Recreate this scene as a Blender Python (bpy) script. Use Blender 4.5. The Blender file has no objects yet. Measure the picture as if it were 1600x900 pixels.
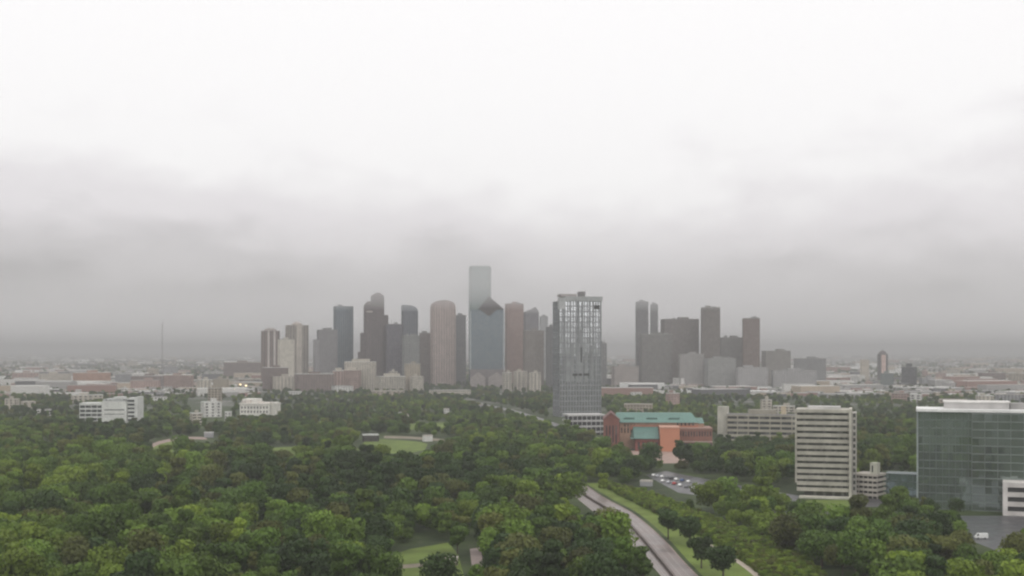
import bpy, bmesh, math, random
from mathutils import Vector, Matrix
R = math.radians
random.seed(11)
sc = bpy.context.scene
C = sc.collection

# ------------------------------------------------------------------ camera
H = 80.0; F = 2000.0; HY = 546.0            # eye height, focal length and horizon row of the 1600 px photograph
cam = bpy.data.objects.new('camera', bpy.data.cameras.new('camera')); C.objects.link(cam)
cam.location = (0, 0, H); cam.rotation_euler = (R(90), 0, 0)
cam.data.sensor_width = 36; cam.data.lens = 36*F/1600; cam.data.shift_y = 0.06
cam.data.clip_start = 1; cam.data.clip_end = 80000
sc.camera = cam

# ------------------------------------------------------------------ sky, sun, exposure
SUN_EL, SUN_ROT = R(55), R(150)
w = bpy.data.worlds.new('World'); sc.world = w; w.use_nodes = True
nt = w.node_tree; nt.nodes.clear(); N = nt.nodes.new; L = nt.links.new
out = N('ShaderNodeOutputWorld')
sky = N('ShaderNodeTexSky'); sky.sky_type = 'NISHITA'; sky.sun_disc = False
sky.sun_elevation = SUN_EL; sky.sun_rotation = SUN_ROT; sky.dust_density = 5
bg1 = N('ShaderNodeBackground'); bg1.inputs[1].default_value = 0.08; L(sky.outputs[0], bg1.inputs[0])
tc = N('ShaderNodeTexCoord')
sep = N('ShaderNodeSeparateXYZ'); L(tc.outputs['Generated'], sep.inputs[0])
def wmath(op, a, b=None, c=None):
    m = N('ShaderNodeMath'); m.operation = op
    for i, v in enumerate((a, b, c)):
        if v is None: continue
        if isinstance(v, (int, float)): m.inputs[i].default_value = v
        else: L(v, m.inputs[i])
    return m.outputs[0]
mp = N('ShaderNodeMapping'); mp.inputs['Scale'].default_value = (1, 1, 2.4); mp.inputs['Location'].default_value = (0.35, 0.2, 0.1)
L(tc.outputs['Generated'], mp.inputs[0])
n1 = N('ShaderNodeTexNoise'); n1.inputs['Scale'].default_value = 3.1; n1.inputs['Detail'].default_value = 5; n1.inputs['Roughness'].default_value = 0.5; n1.inputs['Distortion'].default_value = 0.5
L(mp.outputs[0], n1.inputs[0])
n2 = N('ShaderNodeTexNoise'); n2.inputs['Scale'].default_value = 11.0; n2.inputs['Detail'].default_value = 4; n2.inputs['Roughness'].default_value = 0.5
L(mp.outputs[0], n2.inputs[0])
azx = wmath('ABSOLUTE', wmath('ADD', sep.outputs[0], -0.03))
el = wmath('ADD', sep.outputs[2], wmath('MULTIPLY', wmath('SUBTRACT', n1.outputs[0], 0.5), 0.15))
el = wmath('ADD', el, wmath('MULTIPLY', wmath('SUBTRACT', n2.outputs[0], 0.5), 0.12))
el = wmath('SUBTRACT', el, wmath('SUBTRACT', wmath('MULTIPLY', azx, 0.14), 0.018))
behind = wmath('MAXIMUM', wmath('MULTIPLY', sep.outputs[1], -1), 0)
el = wmath('ADD', el, wmath('MULTIPLY', behind, 0.2))
el = wmath('MAXIMUM', el, 0.0)
ramp = N('ShaderNodeValToRGB'); cr = ramp.color_ramp; cr.interpolation = 'EASE'
stops = [(0.0, 0.34), (0.015, 0.46), (0.045, 0.76), (0.09, 0.97), (0.16, 1.15), (1.0, 1.18)]
cr.elements[0].position, cr.elements[1].position = 0, 1
for p, v in stops[1:-1]: cr.elements.new(p)
for e, (p, v) in zip(cr.elements, stops): e.position = p; e.color = (v, v*(.965 if .3 < v < 1 else .985), v*0.985, 1)
L(el, ramp.inputs[0])
behind = wmath('MULTIPLY', behind, 0.3)
bg2 = N('ShaderNodeBackground'); L(ramp.outputs[0], bg2.inputs[0]); L(wmath('ADD', behind, 1.0), bg2.inputs[1])
mx = N('ShaderNodeMixShader'); mx.inputs[0].default_value = 0.93
L(bg1.outputs[0], mx.inputs[1]); L(bg2.outputs[0], mx.inputs[2]); L(mx.outputs[0], out.inputs[0])

sun = bpy.data.objects.new('sun', bpy.data.lights.new('sun', 'SUN')); C.objects.link(sun)
sun.data.energy = 0.6; sun.data.angle = R(30); sun.data.color = (1, .97, .93)
sun.rotation_euler = Vector((-math.sin(SUN_ROT)*math.cos(SUN_EL), -math.cos(SUN_ROT)*math.cos(SUN_EL), -math.sin(SUN_EL))).to_track_quat('-Z', 'Y').to_euler()

vs = sc.view_settings; vs.view_transform = 'Standard'; vs.look = 'None'; vs.gamma = 1; vs.use_curve_mapping = False; vs.exposure = 0.0
cy = sc.cycles
cy.use_denoising = True; cy.volume_bounces = 2; cy.max_bounces = 6; cy.diffuse_bounces = 2; cy.glossy_bounces = 2
cy.filter_width = 2.3
sc.render.film_transparent = False
HAZE_D, CLOUD_D = 1.65e-4, 6.5e-4

# ------------------------------------------------------------------ helpers: nodes and materials
class G:
    def __init__(s, name):
        s.m = bpy.data.materials.new(name); s.m.use_nodes = True; s.t = s.m.node_tree; s.t.nodes.clear()
        s.out = s.t.nodes.new('ShaderNodeOutputMaterial')
    def n(s, typ, **k):
        q = s.t.nodes.new('ShaderNode'+typ)
        for a, b in k.items(): setattr(q, a, b)
        return q
    def l(s, a, b): s.t.links.new(a, b)
    def put(s, v, sock):
        if isinstance(v, (int, float, tuple)): sock.default_value = v
        else: s.l(v, sock)
    def math(s, op, a, b=None, c=None):
        q = s.n('Math', operation=op)
        for i, v in enumerate((a, b, c)):
            if v is not None: s.put(v, q.inputs[i])
        return q.outputs[0]
    def vm(s, op, a, b=None):
        q = s.n('VectorMath', operation=op); s.put(a, q.inputs[0])
        if b is not None: s.put(b, q.inputs[1])
        return q.outputs[0]
    def mix(s, f, a, b, mode='MIX'):
        q = s.n('Mix', data_type='RGBA', blend_type=mode)
        s.put(f, q.inputs[0]); s.put(a, q.inputs[6]); s.put(b, q.inputs[7]); return q.outputs[2]
    def noise(s, vec, scale, detail=3, rough=0.5):
        q = s.n('TexNoise'); s.l(vec, q.inputs[0]); q.inputs['Scale'].default_value = scale
        q.inputs['Detail'].default_value = detail; q.inputs['Roughness'].default_value = rough; return q.outputs[0]
    def rng(s, v, a, b, c, d):
        q = s.n('MapRange'); s.put(v, q.inputs[0])
        for i, x in enumerate((a, b, c, d)): q.inputs[i+1].default_value = x
        return q.outputs[0]
    def bsdf(s, col, rough=0.8, metal=0.0, spec=0.4, normal=None):
        b = s.n('BsdfPrincipled'); s.put(col, b.inputs['Base Color']); s.put(rough, b.inputs['Roughness']); s.put(metal, b.inputs['Metallic'])
        b.inputs['Specular IOR Level'].default_value = spec
        if normal is not None: s.l(normal, b.inputs['Normal'])
        s.l(b.outputs[0], s.out.inputs[0]); return s.m
def c4(c, k=1.0): return (c[0]*k, c[1]*k, c[2]*k, 1)
_mc = {}
def paint(c, rough=0.75, var=0.22, scale=0.12, name='paint'):
    key = (c, rough, var, scale)
    if key in _mc: return _mc[key]
    g = G(name); geo = g.n('NewGeometry'); p = geo.outputs['Position']
    a = g.noise(p, scale, 4, 0.6)
    st = g.noise(g.vm('MULTIPLY', p, (1.0, 1.0, 0.08)), 0.9, 3, .6)       # streaks of dirt run down the walls
    col = g.mix(g.rng(a, .3, .7, 0, 1), c4(c, 1-var), c4(c, 1+var*.6))
    col = g.mix(g.math('MULTIPLY', g.rng(st, .5, .8, 0, 1), var), col, c4(c, 0.6))
    _mc[key] = g.bsdf(col, rough); return _mc[key]
def glass(c=(.03, .04, .045), rough=0.06, metal=0.0, pane=(1.6, 3.6), wob=0.03, spec=0.9, name='glass', blinds=0.25):
    key = ('g', c, rough, metal, pane, wob, spec, blinds)
    if key in _mc: return _mc[key]
    g = G(name); tcn = g.n('TexCoord'); geo = g.n('NewGeometry'); p = tcn.outputs['Object']
    cell = g.vm('FLOOR', g.vm('DIVIDE', p, (pane[0], pane[0], pane[1])))
    wn = g.n('TexWhiteNoise', noise_dimensions='3D'); g.l(cell, wn.inputs[0])
    off = g.vm('SCALE', g.vm('SUBTRACT', wn.outputs['Color'], (.5, .5, .5)))
    off.node.inputs['Scale'].default_value = wob
    nn = g.vm('NORMALIZE', g.vm('ADD', geo.outputs['Normal'], off))
    col = g.mix(g.math('MULTIPLY', g.math('GREATER_THAN', wn.outputs['Value'], 0.72), blinds), c4(c), (.35, .34, .32, 1))
    _mc[key] = g.bsdf(col, rough, metal, spec, nn); return _mc[key]
def emit(c, s):
    g = G('lamp glow'); e = g.n('Emission'); e.inputs[0].default_value = c4(c); e.inputs[1].default_value = s
    g.l(e.outputs[0], g.out.inputs[0]); return g.m
def leaf_mat(name, c):
    g = G(name); oi = g.n('ObjectInfo'); geo = g.n('NewGeometry')
    at = g.n('Attribute', attribute_name='leaf')
    r = g.math('ADD', g.rng(oi.outputs['Random'], 0, 1, .62, 1.35), g.rng(at.outputs['Fac'], 0, 1, -.3, .3))
    pn = g.noise(geo.outputs['Position'], .012, 2)
    col = g.mix(g.rng(pn, .35, .65, 0, .45), c4(c), c4((c[0]*1.35, c[1]*1.2, c[2]*.8)))
    col = g.mix(1.0, col, g.n('CombineXYZ').outputs[0], 'MULTIPLY')
    cx = col.node.inputs[7].links[0].from_node
    for i in range(3): g.l(r, cx.inputs[i])
    b = g.n('BsdfPrincipled'); g.l(col, b.inputs['Base Color']); b.inputs['Roughness'].default_value = .6; b.inputs['Specular IOR Level'].default_value = .25
    tr = g.n('BsdfTranslucent'); g.l(col, tr.inputs[0]); ms = g.n('MixShader'); ms.inputs[0].default_value = .25
    g.l(b.outputs[0], ms.inputs[1]); g.l(tr.outputs[0], ms.inputs[2]); g.l(ms.outputs[0], g.out.inputs[0]); return g.m

# ------------------------------------------------------------------ helpers: meshes
class MB:
    def __init__(s): s.v = []; s.f = []
    def box(s, x0, x1, y0, y1, z0, z1):
        b = len(s.v)
        s.v += [(x0,y0,z0),(x1,y0,z0),(x1,y1,z0),(x0,y1,z0),(x0,y0,z1),(x1,y0,z1),(x1,y1,z1),(x0,y1,z1)]
        s.f += [tuple(b+i for i in q) for q in ((0,3,2,1),(4,5,6,7),(0,1,5,4),(1,2,6,5),(2,3,7,6),(3,0,4,7))]; return s
    def prism(s, pts, z0, z1, top=None):
        b = len(s.v); n = len(pts); top = top or pts
        s.v += [(x,y,z0) for x,y in pts] + [(p[0],p[1], p[2] if len(p) > 2 else z1) for p in top]
        s.f += [tuple(b+i for i in reversed(range(n))), tuple(b+n+i for i in range(n))]
        s.f += [(b+i, b+(i+1)%n, b+n+(i+1)%n, b+n+i) for i in range(n)]; return s
    def extrude_y(s, prof, y0, y1):            # profile in x,z pushed along y
        b = len(s.v); n = len(prof)
        s.v += [(x,y0,z) for x,z in prof] + [(x,y1,z) for x,z in prof]
        s.f += [tuple(b+i for i in range(n)), tuple(b+n+i for i in reversed(range(n)))]
        s.f += [(b+(i+1)%n, b+i, b+n+i, b+n+(i+1)%n) for i in range(n)]; return s
    def extrude_x(s, prof, x0, x1):            # profile in y,z pushed along x
        b = len(s.v); n = len(prof)
        s.v += [(x0,y,z) for y,z in prof] + [(x1,y,z) for y,z in prof]
        s.f += [tuple(b+i for i in reversed(range(n))), tuple(b+n+i for i in range(n))]
        s.f += [(b+i, b+(i+1)%n, b+n+(i+1)%n, b+n+i) for i in range(n)]; return s
    def cyl(s, x, y, z0, z1, r0, r1=None, n=10):
        r1 = r0 if r1 is None else r1
        pts = [(x+r0*math.cos(2*math.pi*i/n), y+r0*math.sin(2*math.pi*i/n)) for i in range(n)]
        top = [(x+r1*math.cos(2*math.pi*i/n), y+r1*math.sin(2*math.pi*i/n)) for i in range(n)]
        return s.prism(pts, z0, z1, top)
    def build(s, name, mat, parent=None, loc=None, bevel=0):
        me = bpy.data.meshes.new(name); me.from_pydata(s.v, [], s.f)
        if mat: me.materials.append(mat)
        bm = bmesh.new(); bm.from_mesh(me); bmesh.ops.recalc_face_normals(bm, faces=bm.faces); bm.to_mesh(me); bm.free()
        o = bpy.data.objects.new(name, me); C.objects.link(o)
        if parent: o.parent = parent
        if loc: o.location = loc
        return o
def tag(o, label=None, cat=None, group=None, kind=None):
    if label: o['label'] = label
    if cat: o['category'] = cat
    if group: o['group'] = group
    if kind: o['kind'] = kind
    return o
def empty(name, loc, rz=0):
    o = bpy.data.objects.new(name, None); C.objects.link(o); o.location = loc; o.rotation_euler = (0, 0, rz); return o
def gd(py): return F*H/(py-HY)                       # distance of the ground seen at a photo row
def gp(px, py, z=0.0): d = gd(py); return Vector(((px-800)/F*d, d, z))
def hz(py, d): return max(1.0, H+(HY-py)*d/F)        # height of what is seen at a row when it stands at distance d
def thing(name, label, cat, px0, px1, yt, d, rot=0.0, ratio=0.6, group=None):
    """Empty at the base of a box-shaped building whose outline spans px0..px1 at distance d; returns root, half width, half depth, height.
    rot > 0 turns it so that the face towards the photo's left shows too."""
    span = (px1-px0)*d/F; a = R(rot)
    W = span/(abs(math.cos(a))+ratio*abs(math.sin(a))); D = W*ratio
    cx = ((px0+px1)/2-800)/F*d; az = math.atan2(cx, d)
    back = (abs(math.sin(a))*W+abs(math.cos(a))*D)/2
    cx2 = cx*(d+back)/d
    root = empty(name, (cx2, d+back, 0), -a-az if False else (a-az))
    tag(root, label, cat, group); return root, W/2, D/2, hz(yt, d)
def frame_walls(w, d, z0, z1, nf, nb, band=0.4, pier=0.25, nbs=None, t=0.5):
    """storey bands and piers standing clear of an inset glass core"""
    m = MB(); fh = (z1-z0)/nf
    for i in range(nf+1):
        a = z0+i*fh-fh*band*.5; b = z0+i*fh+fh*band*.5
        a = max(a, z0); b = min(b, z1)
        if b-a > .01: m.box(-w, w, -d, d, a, b)
    e = t+.15
    for n, half, ax in ((nb, w, 0), (nbs or max(2, round(nb*d/w)), d, 1)):
        if pier <= 0: continue
        st = 2*half/n; pw = st*pier/2
        for j in range(n+1):
            c = -half+j*st; p0, p1 = max(c-pw, -half-.06), min(c+pw, half+.06)
            for sgn in (-1, 1):
                if ax == 0:
                    y = sorted((sgn*(d+.06), sgn*(d-e))); m.box(p0, p1, y[0], y[1], z0, z1+.03)
                else:
                    x = sorted((sgn*(w+.05), sgn*(w-e))); m.box(x[0], x[1], p0, p1, z0, z1+.02)
    return m
def roof_mb(w, d, z, par=1.0, t=.5):
    m = MB(); m.box(-w+t, w-t, -d+t, d-t, z, z+.3)
    m.box(-w-.1, w+.1, -d-.1, -d+t, z+.04, z+par); m.box(-w-.1, w+.1, d-t, d+.1, z+.04, z+par)
    m.box(-w-.1, -w+t, -d+t, d-t, z+.04, z+par); m.box(w-t, w+.1, -d+t, d-t, z+.04, z+par); return m
def block(name, label, px0, px1, yt, yb=None, d=None, wall=(.4,.38,.35), gl=(.04,.045,.05), rot=0, ratio=.6, fh=3.8, bay=4.5, band=.4, pier=.25,
          roof=(.3,.29,.28), pent=True, cat='building', floors=False, group=None, metal=0.0, rough=.08, z0=0.0, wob=.03, rich=True):
    d = d or gd(yb)
    r, w, dp, h = thing(name, label, cat, px0, px1, yt, d, rot, ratio, group)
    nf = max(1, round((h-z0)/fh)); nb = max(2, round(2*w/bay)); gm = glass(gl, rough, metal, (bay/2, fh), wob)
    hh = h - (.9 if h > 8 else .4)
    if floors:
        f = hh/nf
        for i in range(nf): MB().box(-w+.5, w-.5, -dp+.5, dp-.5, i*f+.02, (i+1)*f-.02).build('window_band', gm, r)
    elif rich: MB().box(-w+.5, w-.5, -dp+.5, dp-.5, 0, hh-.1).build('glazing', gm, r)
    if rich or floors: frame_walls(w, dp, 0, hh, nf, nb, band, pier).build('wall', paint(wall), r)
    else: MB().box(-w, w, -dp, dp, 0, hh).build('wall', paint(wall), r)
    roof_mb(w, dp, hh, .9).build('roof', paint(roof), r)
    if pent:
        k = random.uniform(-.3, .3)*w; ph = min(4.5, h*.25)
        MB().box(k-w*.28, k+w*.28, -dp*.5, dp*.4, hh+.29, hh+.3+ph).build('penthouse', paint(tuple(c*.85 for c in wall)), r)
    return r, w, dp, h

# ------------------------------------------------------------------ ground
def strip(name, pts_l, pts_r, z, mat, kind='structure', smooth=4):
    def cr_(P):
        o = []
        for i in range(len(P)-1):
            p0, p1, p2, p3 = P[max(i-1,0)], P[i], P[i+1], P[min(i+2, len(P)-1)]
            for k in range(smooth):
                t = k/smooth
                o.append(0.5*((2*p1)+(p2-p0)*t+(2*p0-5*p1+4*p2-p3)*t*t+(3*p1-p0-3*p2+p3)*t**3))
        o.append(P[-1]); return o
    A = cr_([gp(*p) for p in pts_l]); B = cr_([gp(*p) for p in pts_r]); m = MB()
    for a, b in zip(A, B): m.v += [(a.x, a.y, z), (b.x, b.y, z)]
    m.f = [(2*i, 2*i+1, 2*i+3, 2*i+2) for i in range(len(A)-1)]
    o = m.build(name, mat); tag(o, kind=kind); return o, A, B
def poly_sheet(name, pts, z, mat):
    m = MB(); m.v = [tuple(gp(x, y, z)) for x, y in pts]; m.f = [tuple(range(len(pts)))]
    o = m.build(name, mat); tag(o, kind='structure')
    if o.data.polygons[0].normal.z < 0: o.data.flip_normals()
    return o

g = G('ground'); geo = g.n('NewGeometry'); P = geo.outputs['Position']
near = g.mix(g.rng(g.noise(P, .02, 5, .6), .4, .62, 0, 1), (.028, .042, .016, 1), (.06, .085, .028, 1))
near = g.mix(g.rng(g.noise(P, .15, 4, .6), .55, .75, 0, .5), near, (.12, .105, .075, 1))
vo = g.n('TexVoronoi'); vo.inputs['Scale'].default_value = .016; g.l(P, vo.inputs[0])
town = g.mix(g.math('GREATER_THAN', g.n('SeparateColor').outputs[0], .74), (.05, .065, .04, 1), (.2, .195, .185, 1))
scn = town.node.inputs[0].links[0].from_node.inputs[0].links[0].from_node; g.l(vo.outputs['Color'], scn.inputs[0])
town = g.mix(g.rng(g.noise(P, .0012, 4, .6), .42, .62, 0, 1), town, (.05, .065, .035, 1))
sp = g.n('SeparateXYZ'); g.l(P, sp.inputs[0])
col = g.mix(g.rng(sp.outputs[1], 1450, 2100, 0, 1), near, town)
gm_ = MB(); gm_.v = [(-30000, -30000, 0), (30000, -30000, 0), (30000, 30000, 0), (-30000, 30000, 0)]; gm_.f = [(0, 1, 2, 3)]
tag(gm_.build('ground', g.bsdf(col, .9, 0, .2)), kind='structure')

def grass_mat(name, c):
    g = G(name); geo = g.n('NewGeometry'); P = geo.outputs['Position']
    a = g.mix(g.rng(g.noise(P, .05, 5, .6), .35, .65, 0, 1), c4(c, .7), c4(c, 1.2))
    a = g.mix(g.rng(g.noise(P, .3, 4, .6), .5, .8, 0, .6), a, c4((c[0]*1.1, c[1]*.75, c[2]*.8)))
    return g.bsdf(a, .9, 0, .15)
GRASS = grass_mat('mown grass', (.125, .175, .042)); GRASS2 = grass_mat('verge grass', (.13,.18,.04))
WET = None
def wet(name, c):
    g = G(name); geo = g.n('NewGeometry'); P = geo.outputs['Position']
    a = g.noise(P, .08, 4, .6)
    return g.bsdf(g.mix(g.rng(a, .35, .65, 0, 1), c4(c, .75), c4(c, 1.15)), g.rng(a, .35, .65, .28, .5), 0, .5)
CONC = wet('wet concrete road', (.2,.16,.147)); PATH = paint((.42, .36, .29), .8, .2, .3, 'path'); ASPH = wet('wet asphalt', (.06, .058, .062)); DIRT = paint((.22, .19, .14), .9, .3, .1, 'dirt')

# parkway: two carriageways curving towards the bottom of the picture, with kerbs, barrier and lines
main, MA, MBr = strip('road', [(898,757),(922,779),(955,799),(984,820),(1010,848),(1032,875),(1054,902),(1078,935)],
                      [(912,757),(945,779),(982,799),(1010,820),(1040,848),(1064,875),(1090,902),(1122,935)], .06, CONC)
side, SA, SB = strip('road', [(888,765),(903,779),(925,797),(952,820),(985,848),(1012,875),(1036,902),(1060,935)],
                     [(893,762),(918,779),(951,799),(980,820),(1006,848),(1028,875),(1050,902),(1074,935)], .06, CONC)
def ribbon(name, A, w_, z0, z1, mat, off=0.0, **k):
    m = MB(); pr = None
    for i, a in enumerate(A):
        t = (A[min(i+1, len(A)-1)]-A[max(i-1, 0)]).normalized(); nrm = Vector((-t.y, t.x, 0))
        c = a+nrm*off; l, r = c+nrm*w_/2, c-nrm*w_/2
        m.v += [(l.x,l.y,z0),(r.x,r.y,z0),(r.x,r.y,z1),(l.x,l.y,z1)]
        if i:
            b = 4*(i-1); m.f += [(b+j, b+(j+1)%4, b+4+(j+1)%4, b+4+j) for j in range(4)]
    n = len(m.v); m.f += [(3,2,1,0), (n-4,n-3,n-2,n-1)]
    return m.build(name, mat)
bar = ribbon('concrete_barrier', [(a+b)/2 for a, b in zip(MA, SB)], .8, 0, 1.25, paint((.16,.13,.12)))
tag(bar, 'dark concrete barrier between the two carriageways of the curving parkway', 'barrier')
tag(ribbon('kerb', MBr, .5, 0, .2, paint((.34,.26,.24)), 0.2), kind='structure')
tag(ribbon('kerb', SA, .5, 0, .2, paint((.4,.36,.33)), -.2), kind='structure')
for k, (P0, P1) in enumerate(((MA, MBr), (SA, SB))):
    for f_ in (.34, .67):
        lane = [a.lerp(b, f_) for a, b in zip(P0, P1)]; m = MB()
        for i in range(len(lane)-1):
            for q in range(3):
                a = lane[i].lerp(lane[i+1], q/3); b = lane[i].lerp(lane[i+1], q/3+.14); nrm = Vector((-(b-a).y, (b-a).x, 0)).normalized()*.09
                j = len(m.v); m.v += [(a.x+nrm.x,a.y+nrm.y,.08),(a.x-nrm.x,a.y-nrm.y,.08),(b.x-nrm.x,b.y-nrm.y,.08),(b.x+nrm.x,b.y+nrm.y,.08)]; m.f.append((j,j+1,j+2,j+3))
        tag(m.build('road_marking', paint((.7,.7,.66))), kind='structure')
strip('grass', [(915,755),(955,779),(992,799),(1020,820),(1050,848),(1074,875),(1100,902),(1132,935)],
      [(945,755),(1010,779),(1070,799),(1120,820),(1185,848),(1235,875),(1275,902),(1320,935)], .03, GRASS2)
strip('path', [(1086,842),(1110,855),(1140,872),(1172,895),(1190,915)], [(1094,842),(1119,855),(1150,872),(1183,895),(1203,915)], .06, PATH)
poly_sheet('lawn', [(556,703),(570,690),(598,686),(655,690),(668,694),(664,703),(640,708),(600,709)], .05, GRASS)
poly_sheet('lawn', [(418,712),(424,700),(456,698),(462,703),(460,712)], .05, GRASS)
poly_sheet('lawn', [(600,905),(612,868),(640,858),(700,848),(716,866),(726,905)], .05, GRASS)
poly_sheet('lawn', [(228,706),(248,692),(290,688),(300,692),(266,708)], .05, GRASS2)
poly_sheet('lawn', [(1250,790),(1262,781),(1336,781),(1322,796),(1262,800)], .05, GRASS)
poly_sheet('lawn', [(930,757),(945,751),(1000,765),(1060,790),(1045,797),(985,780)], .035, GRASS2)
poly_sheet('lawn', [(620,672),(640,662),(700,660),(720,666),(690,672)], .05, GRASS)
strip('path', [(600,681),(640,682),(690,686),(726,690)], [(600,685),(640,686),(690,690),(724,696)], .06, DIRT)
strip('path', [(726,698),(760,706),(790,718),(806,730)], [(736,698),(774,706),(804,718),(818,730)], .06, DIRT)
strip('path', [(690,870),(688,885),(690,905)], [(700,870),(700,885),(704,905)], .1, DIRT)
strip('path', [(734,858),(736,875),(738,892)], [(750,856),(754,875),(752,892)], .1, paint((.3,.24,.22)))
strip('path', [(612,884),(660,880),(716,874)], [(612,890),(660,886),(716,880)], .1, DIRT)
strip('path', [(222,704),(246,690),(288,683),(322,683)], [(226,709),(250,694),(290,687),(324,687)], .06, paint((.3,.22,.19)))
poly_sheet('parking_lot', [(1008,742),(1040,736),(1100,748),(1250,775),(1236,792),(1120,778),(1060,770)], .05, ASPH)
poly_sheet('road', [(1248,800),(1320,797),(1350,779),(1440,782),(1440,792),(1352,792),(1322,806),(1248,808)], .07, ASPH)
poly_sheet('parking_lot', [(1500,818),(1500,806),(1640,806),(1640,862),(1560,862),(1520,846)], .05, ASPH)
strip('road', [(730,626),(800,640),(850,655),(900,672),(955,690)], [(730,628),(800,644),(850,660),(892,676),(945,696)], .05, wet('wet far road', (.12,.115,.115)))
strip('road', [(368,598),(372,606),(378,620)], [(378,598),(386,606),(400,620)], .05, wet('pale wet street', (.42,.37,.33)))
poly_sheet('plaza', [(985,704),(1000,724),(1075,724),(1065,704)], .05, paint((.34,.24,.2)))

# ------------------------------------------------------------------ air
def volbox(name, x, y0, y1, z0, z1, dens, col, kind):
    m = MB().box(-x, x, y0, y1, z0, z1); g = G(name)
    v = g.n('VolumePrincipled'); v.inputs['Density'].default_value = dens; v.inputs['Color'].default_value = c4(col); v.inputs['Anisotropy'].default_value = 0.0
    g.l(v.outputs[0], g.out.inputs['Volume']); return tag(m.build(name, g.m), kind=kind)
volbox('haze', 30500, -30500, 30500, -1, 300, HAZE_D, (.60, .595, .605), 'stuff')
volbox('low_cloud', 12000, 1700, 22000, 166, 258, CLOUD_D, (.96, .95, .962), 'stuff')

# ------------------------------------------------------------------ downtown skyline (about 2.8 km away)
GR = 'downtown skyline towers'
def tower(label, px0, px1, yt, wall, d=2800, gl=None, name='office_tower', **k):
    gl = gl or tuple(c*.6 for c in wall)
    k.setdefault('rot', 12); k.setdefault('fh', 4.0); k.setdefault('bay', 5)
    q = block(name, label, px0, px1, yt, d=d, wall=wall, gl=gl, cat='tower', group=GR, **k)
    plant_on(q[0], q[1], q[2], q[3], int(px0)); return q
def plant_on(root, w, dp, h, seed):
    rn = random.Random(seed)
    for i in range(rn.randint(2, 4)):
        x, y = rn.uniform(-.6, .5)*w, rn.uniform(-.6, .5)*dp; MB().box(x, x+rn.uniform(.15, .35)*w, y, y+rn.uniform(.15, .35)*dp, h-.6, h+rn.uniform(1.5, 4.5)+i*.1).build('roof_unit', paint((.25,.25,.25)), root)
    if rn.random() < .5: MB().cyl(rn.uniform(-.5, .5)*w, 0, h-.5, h+rn.uniform(8, 16), .35, .12, 6).build('antenna', paint((.3,.3,.3)), root)
def extra(root, name, mb, c): return mb.build(name, paint(c), root)

# residential pair far left
r, w_, dp, h = thing('apartment_tower', 'brown and cream striped tower with rounded top, leftmost of the skyline', 'tower', 408, 437, 517, 2900, 10, .8, GR)
MB().box(-w_+.6, w_-.6, -dp+.6, dp-.6, 0, h-1).build('glazing', glass((.05,.05,.055), .1), r)
frame_walls(w_, dp, 0, h, round(h/3.4), 6, .45, .5).build('wall', paint((.2,.15,.13)), r)
for sx in (-.36, .36): MB().box(w_*sx-w_*.13, w_*sx+w_*.13, -dp-.8, -dp+.5, 0, h).build('balcony_stack', paint((.55,.5,.47)), r)
MB().cyl(0, 0, h, h+4, w_*.8, w_*.7, 20).cyl(0, 0, h+4, h+7, w_*.68, w_*.3, 20).build('rounded_top', paint((.3,.26,.24)), r)
tower('short pale cream slab between the two rounded apartment towers', 434, 460, 530, (.62,.58,.5), d=2750, name='apartment_tower', fh=3.3, bay=3.5, band=.55, pier=.5)
r, w_, dp, h = thing('apartment_tower', 'wide tan tower with small domed top, right one of the rounded pair', 'tower', 446, 482, 508, 2900, 16, .8, GR)
MB().box(-w_+.6, w_-.6, -dp+.6, dp-.6, 0, h-1).build('glazing', glass((.05,.05,.055), .1), r)
frame_walls(w_, dp, 0, h, round(h/3.4), 7, .45, .45).build('wall', paint((.34,.3,.26)), r)
MB().box(-w_*.3, w_*.3, -dp-1, -dp+.5, 0, h+2).build('bay_front', paint((.52,.47,.41)), r)
MB().cyl(0, 0, h-.1, h+4, w_*.55, w_*.5, 20).cyl(0, 0, h+4, h+8, w_*.48, w_*.2, 20).build('domed_top', paint((.42,.36,.33)), r)

r, *_ = tower('low grey stepped tower beside the blue glass one', 495, 527, 515, (.26,.25,.26), fh=4.2)
a, w_, dp, h = r.children, _[0], _[1], _[2]
MB().box(-w_-8, -w_+1, -dp, dp, 0, h-22).build('lower_step', paint((.26,.25,.26)), r)
tower('blue grey glass slab tower left of the dark gabled tower', 521, 552, 478, (.17,.2,.23), gl=(.1,.14,.17), d=2850, metal=.3, band=.2, pier=.35, rot=14, pent=False)

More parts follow.
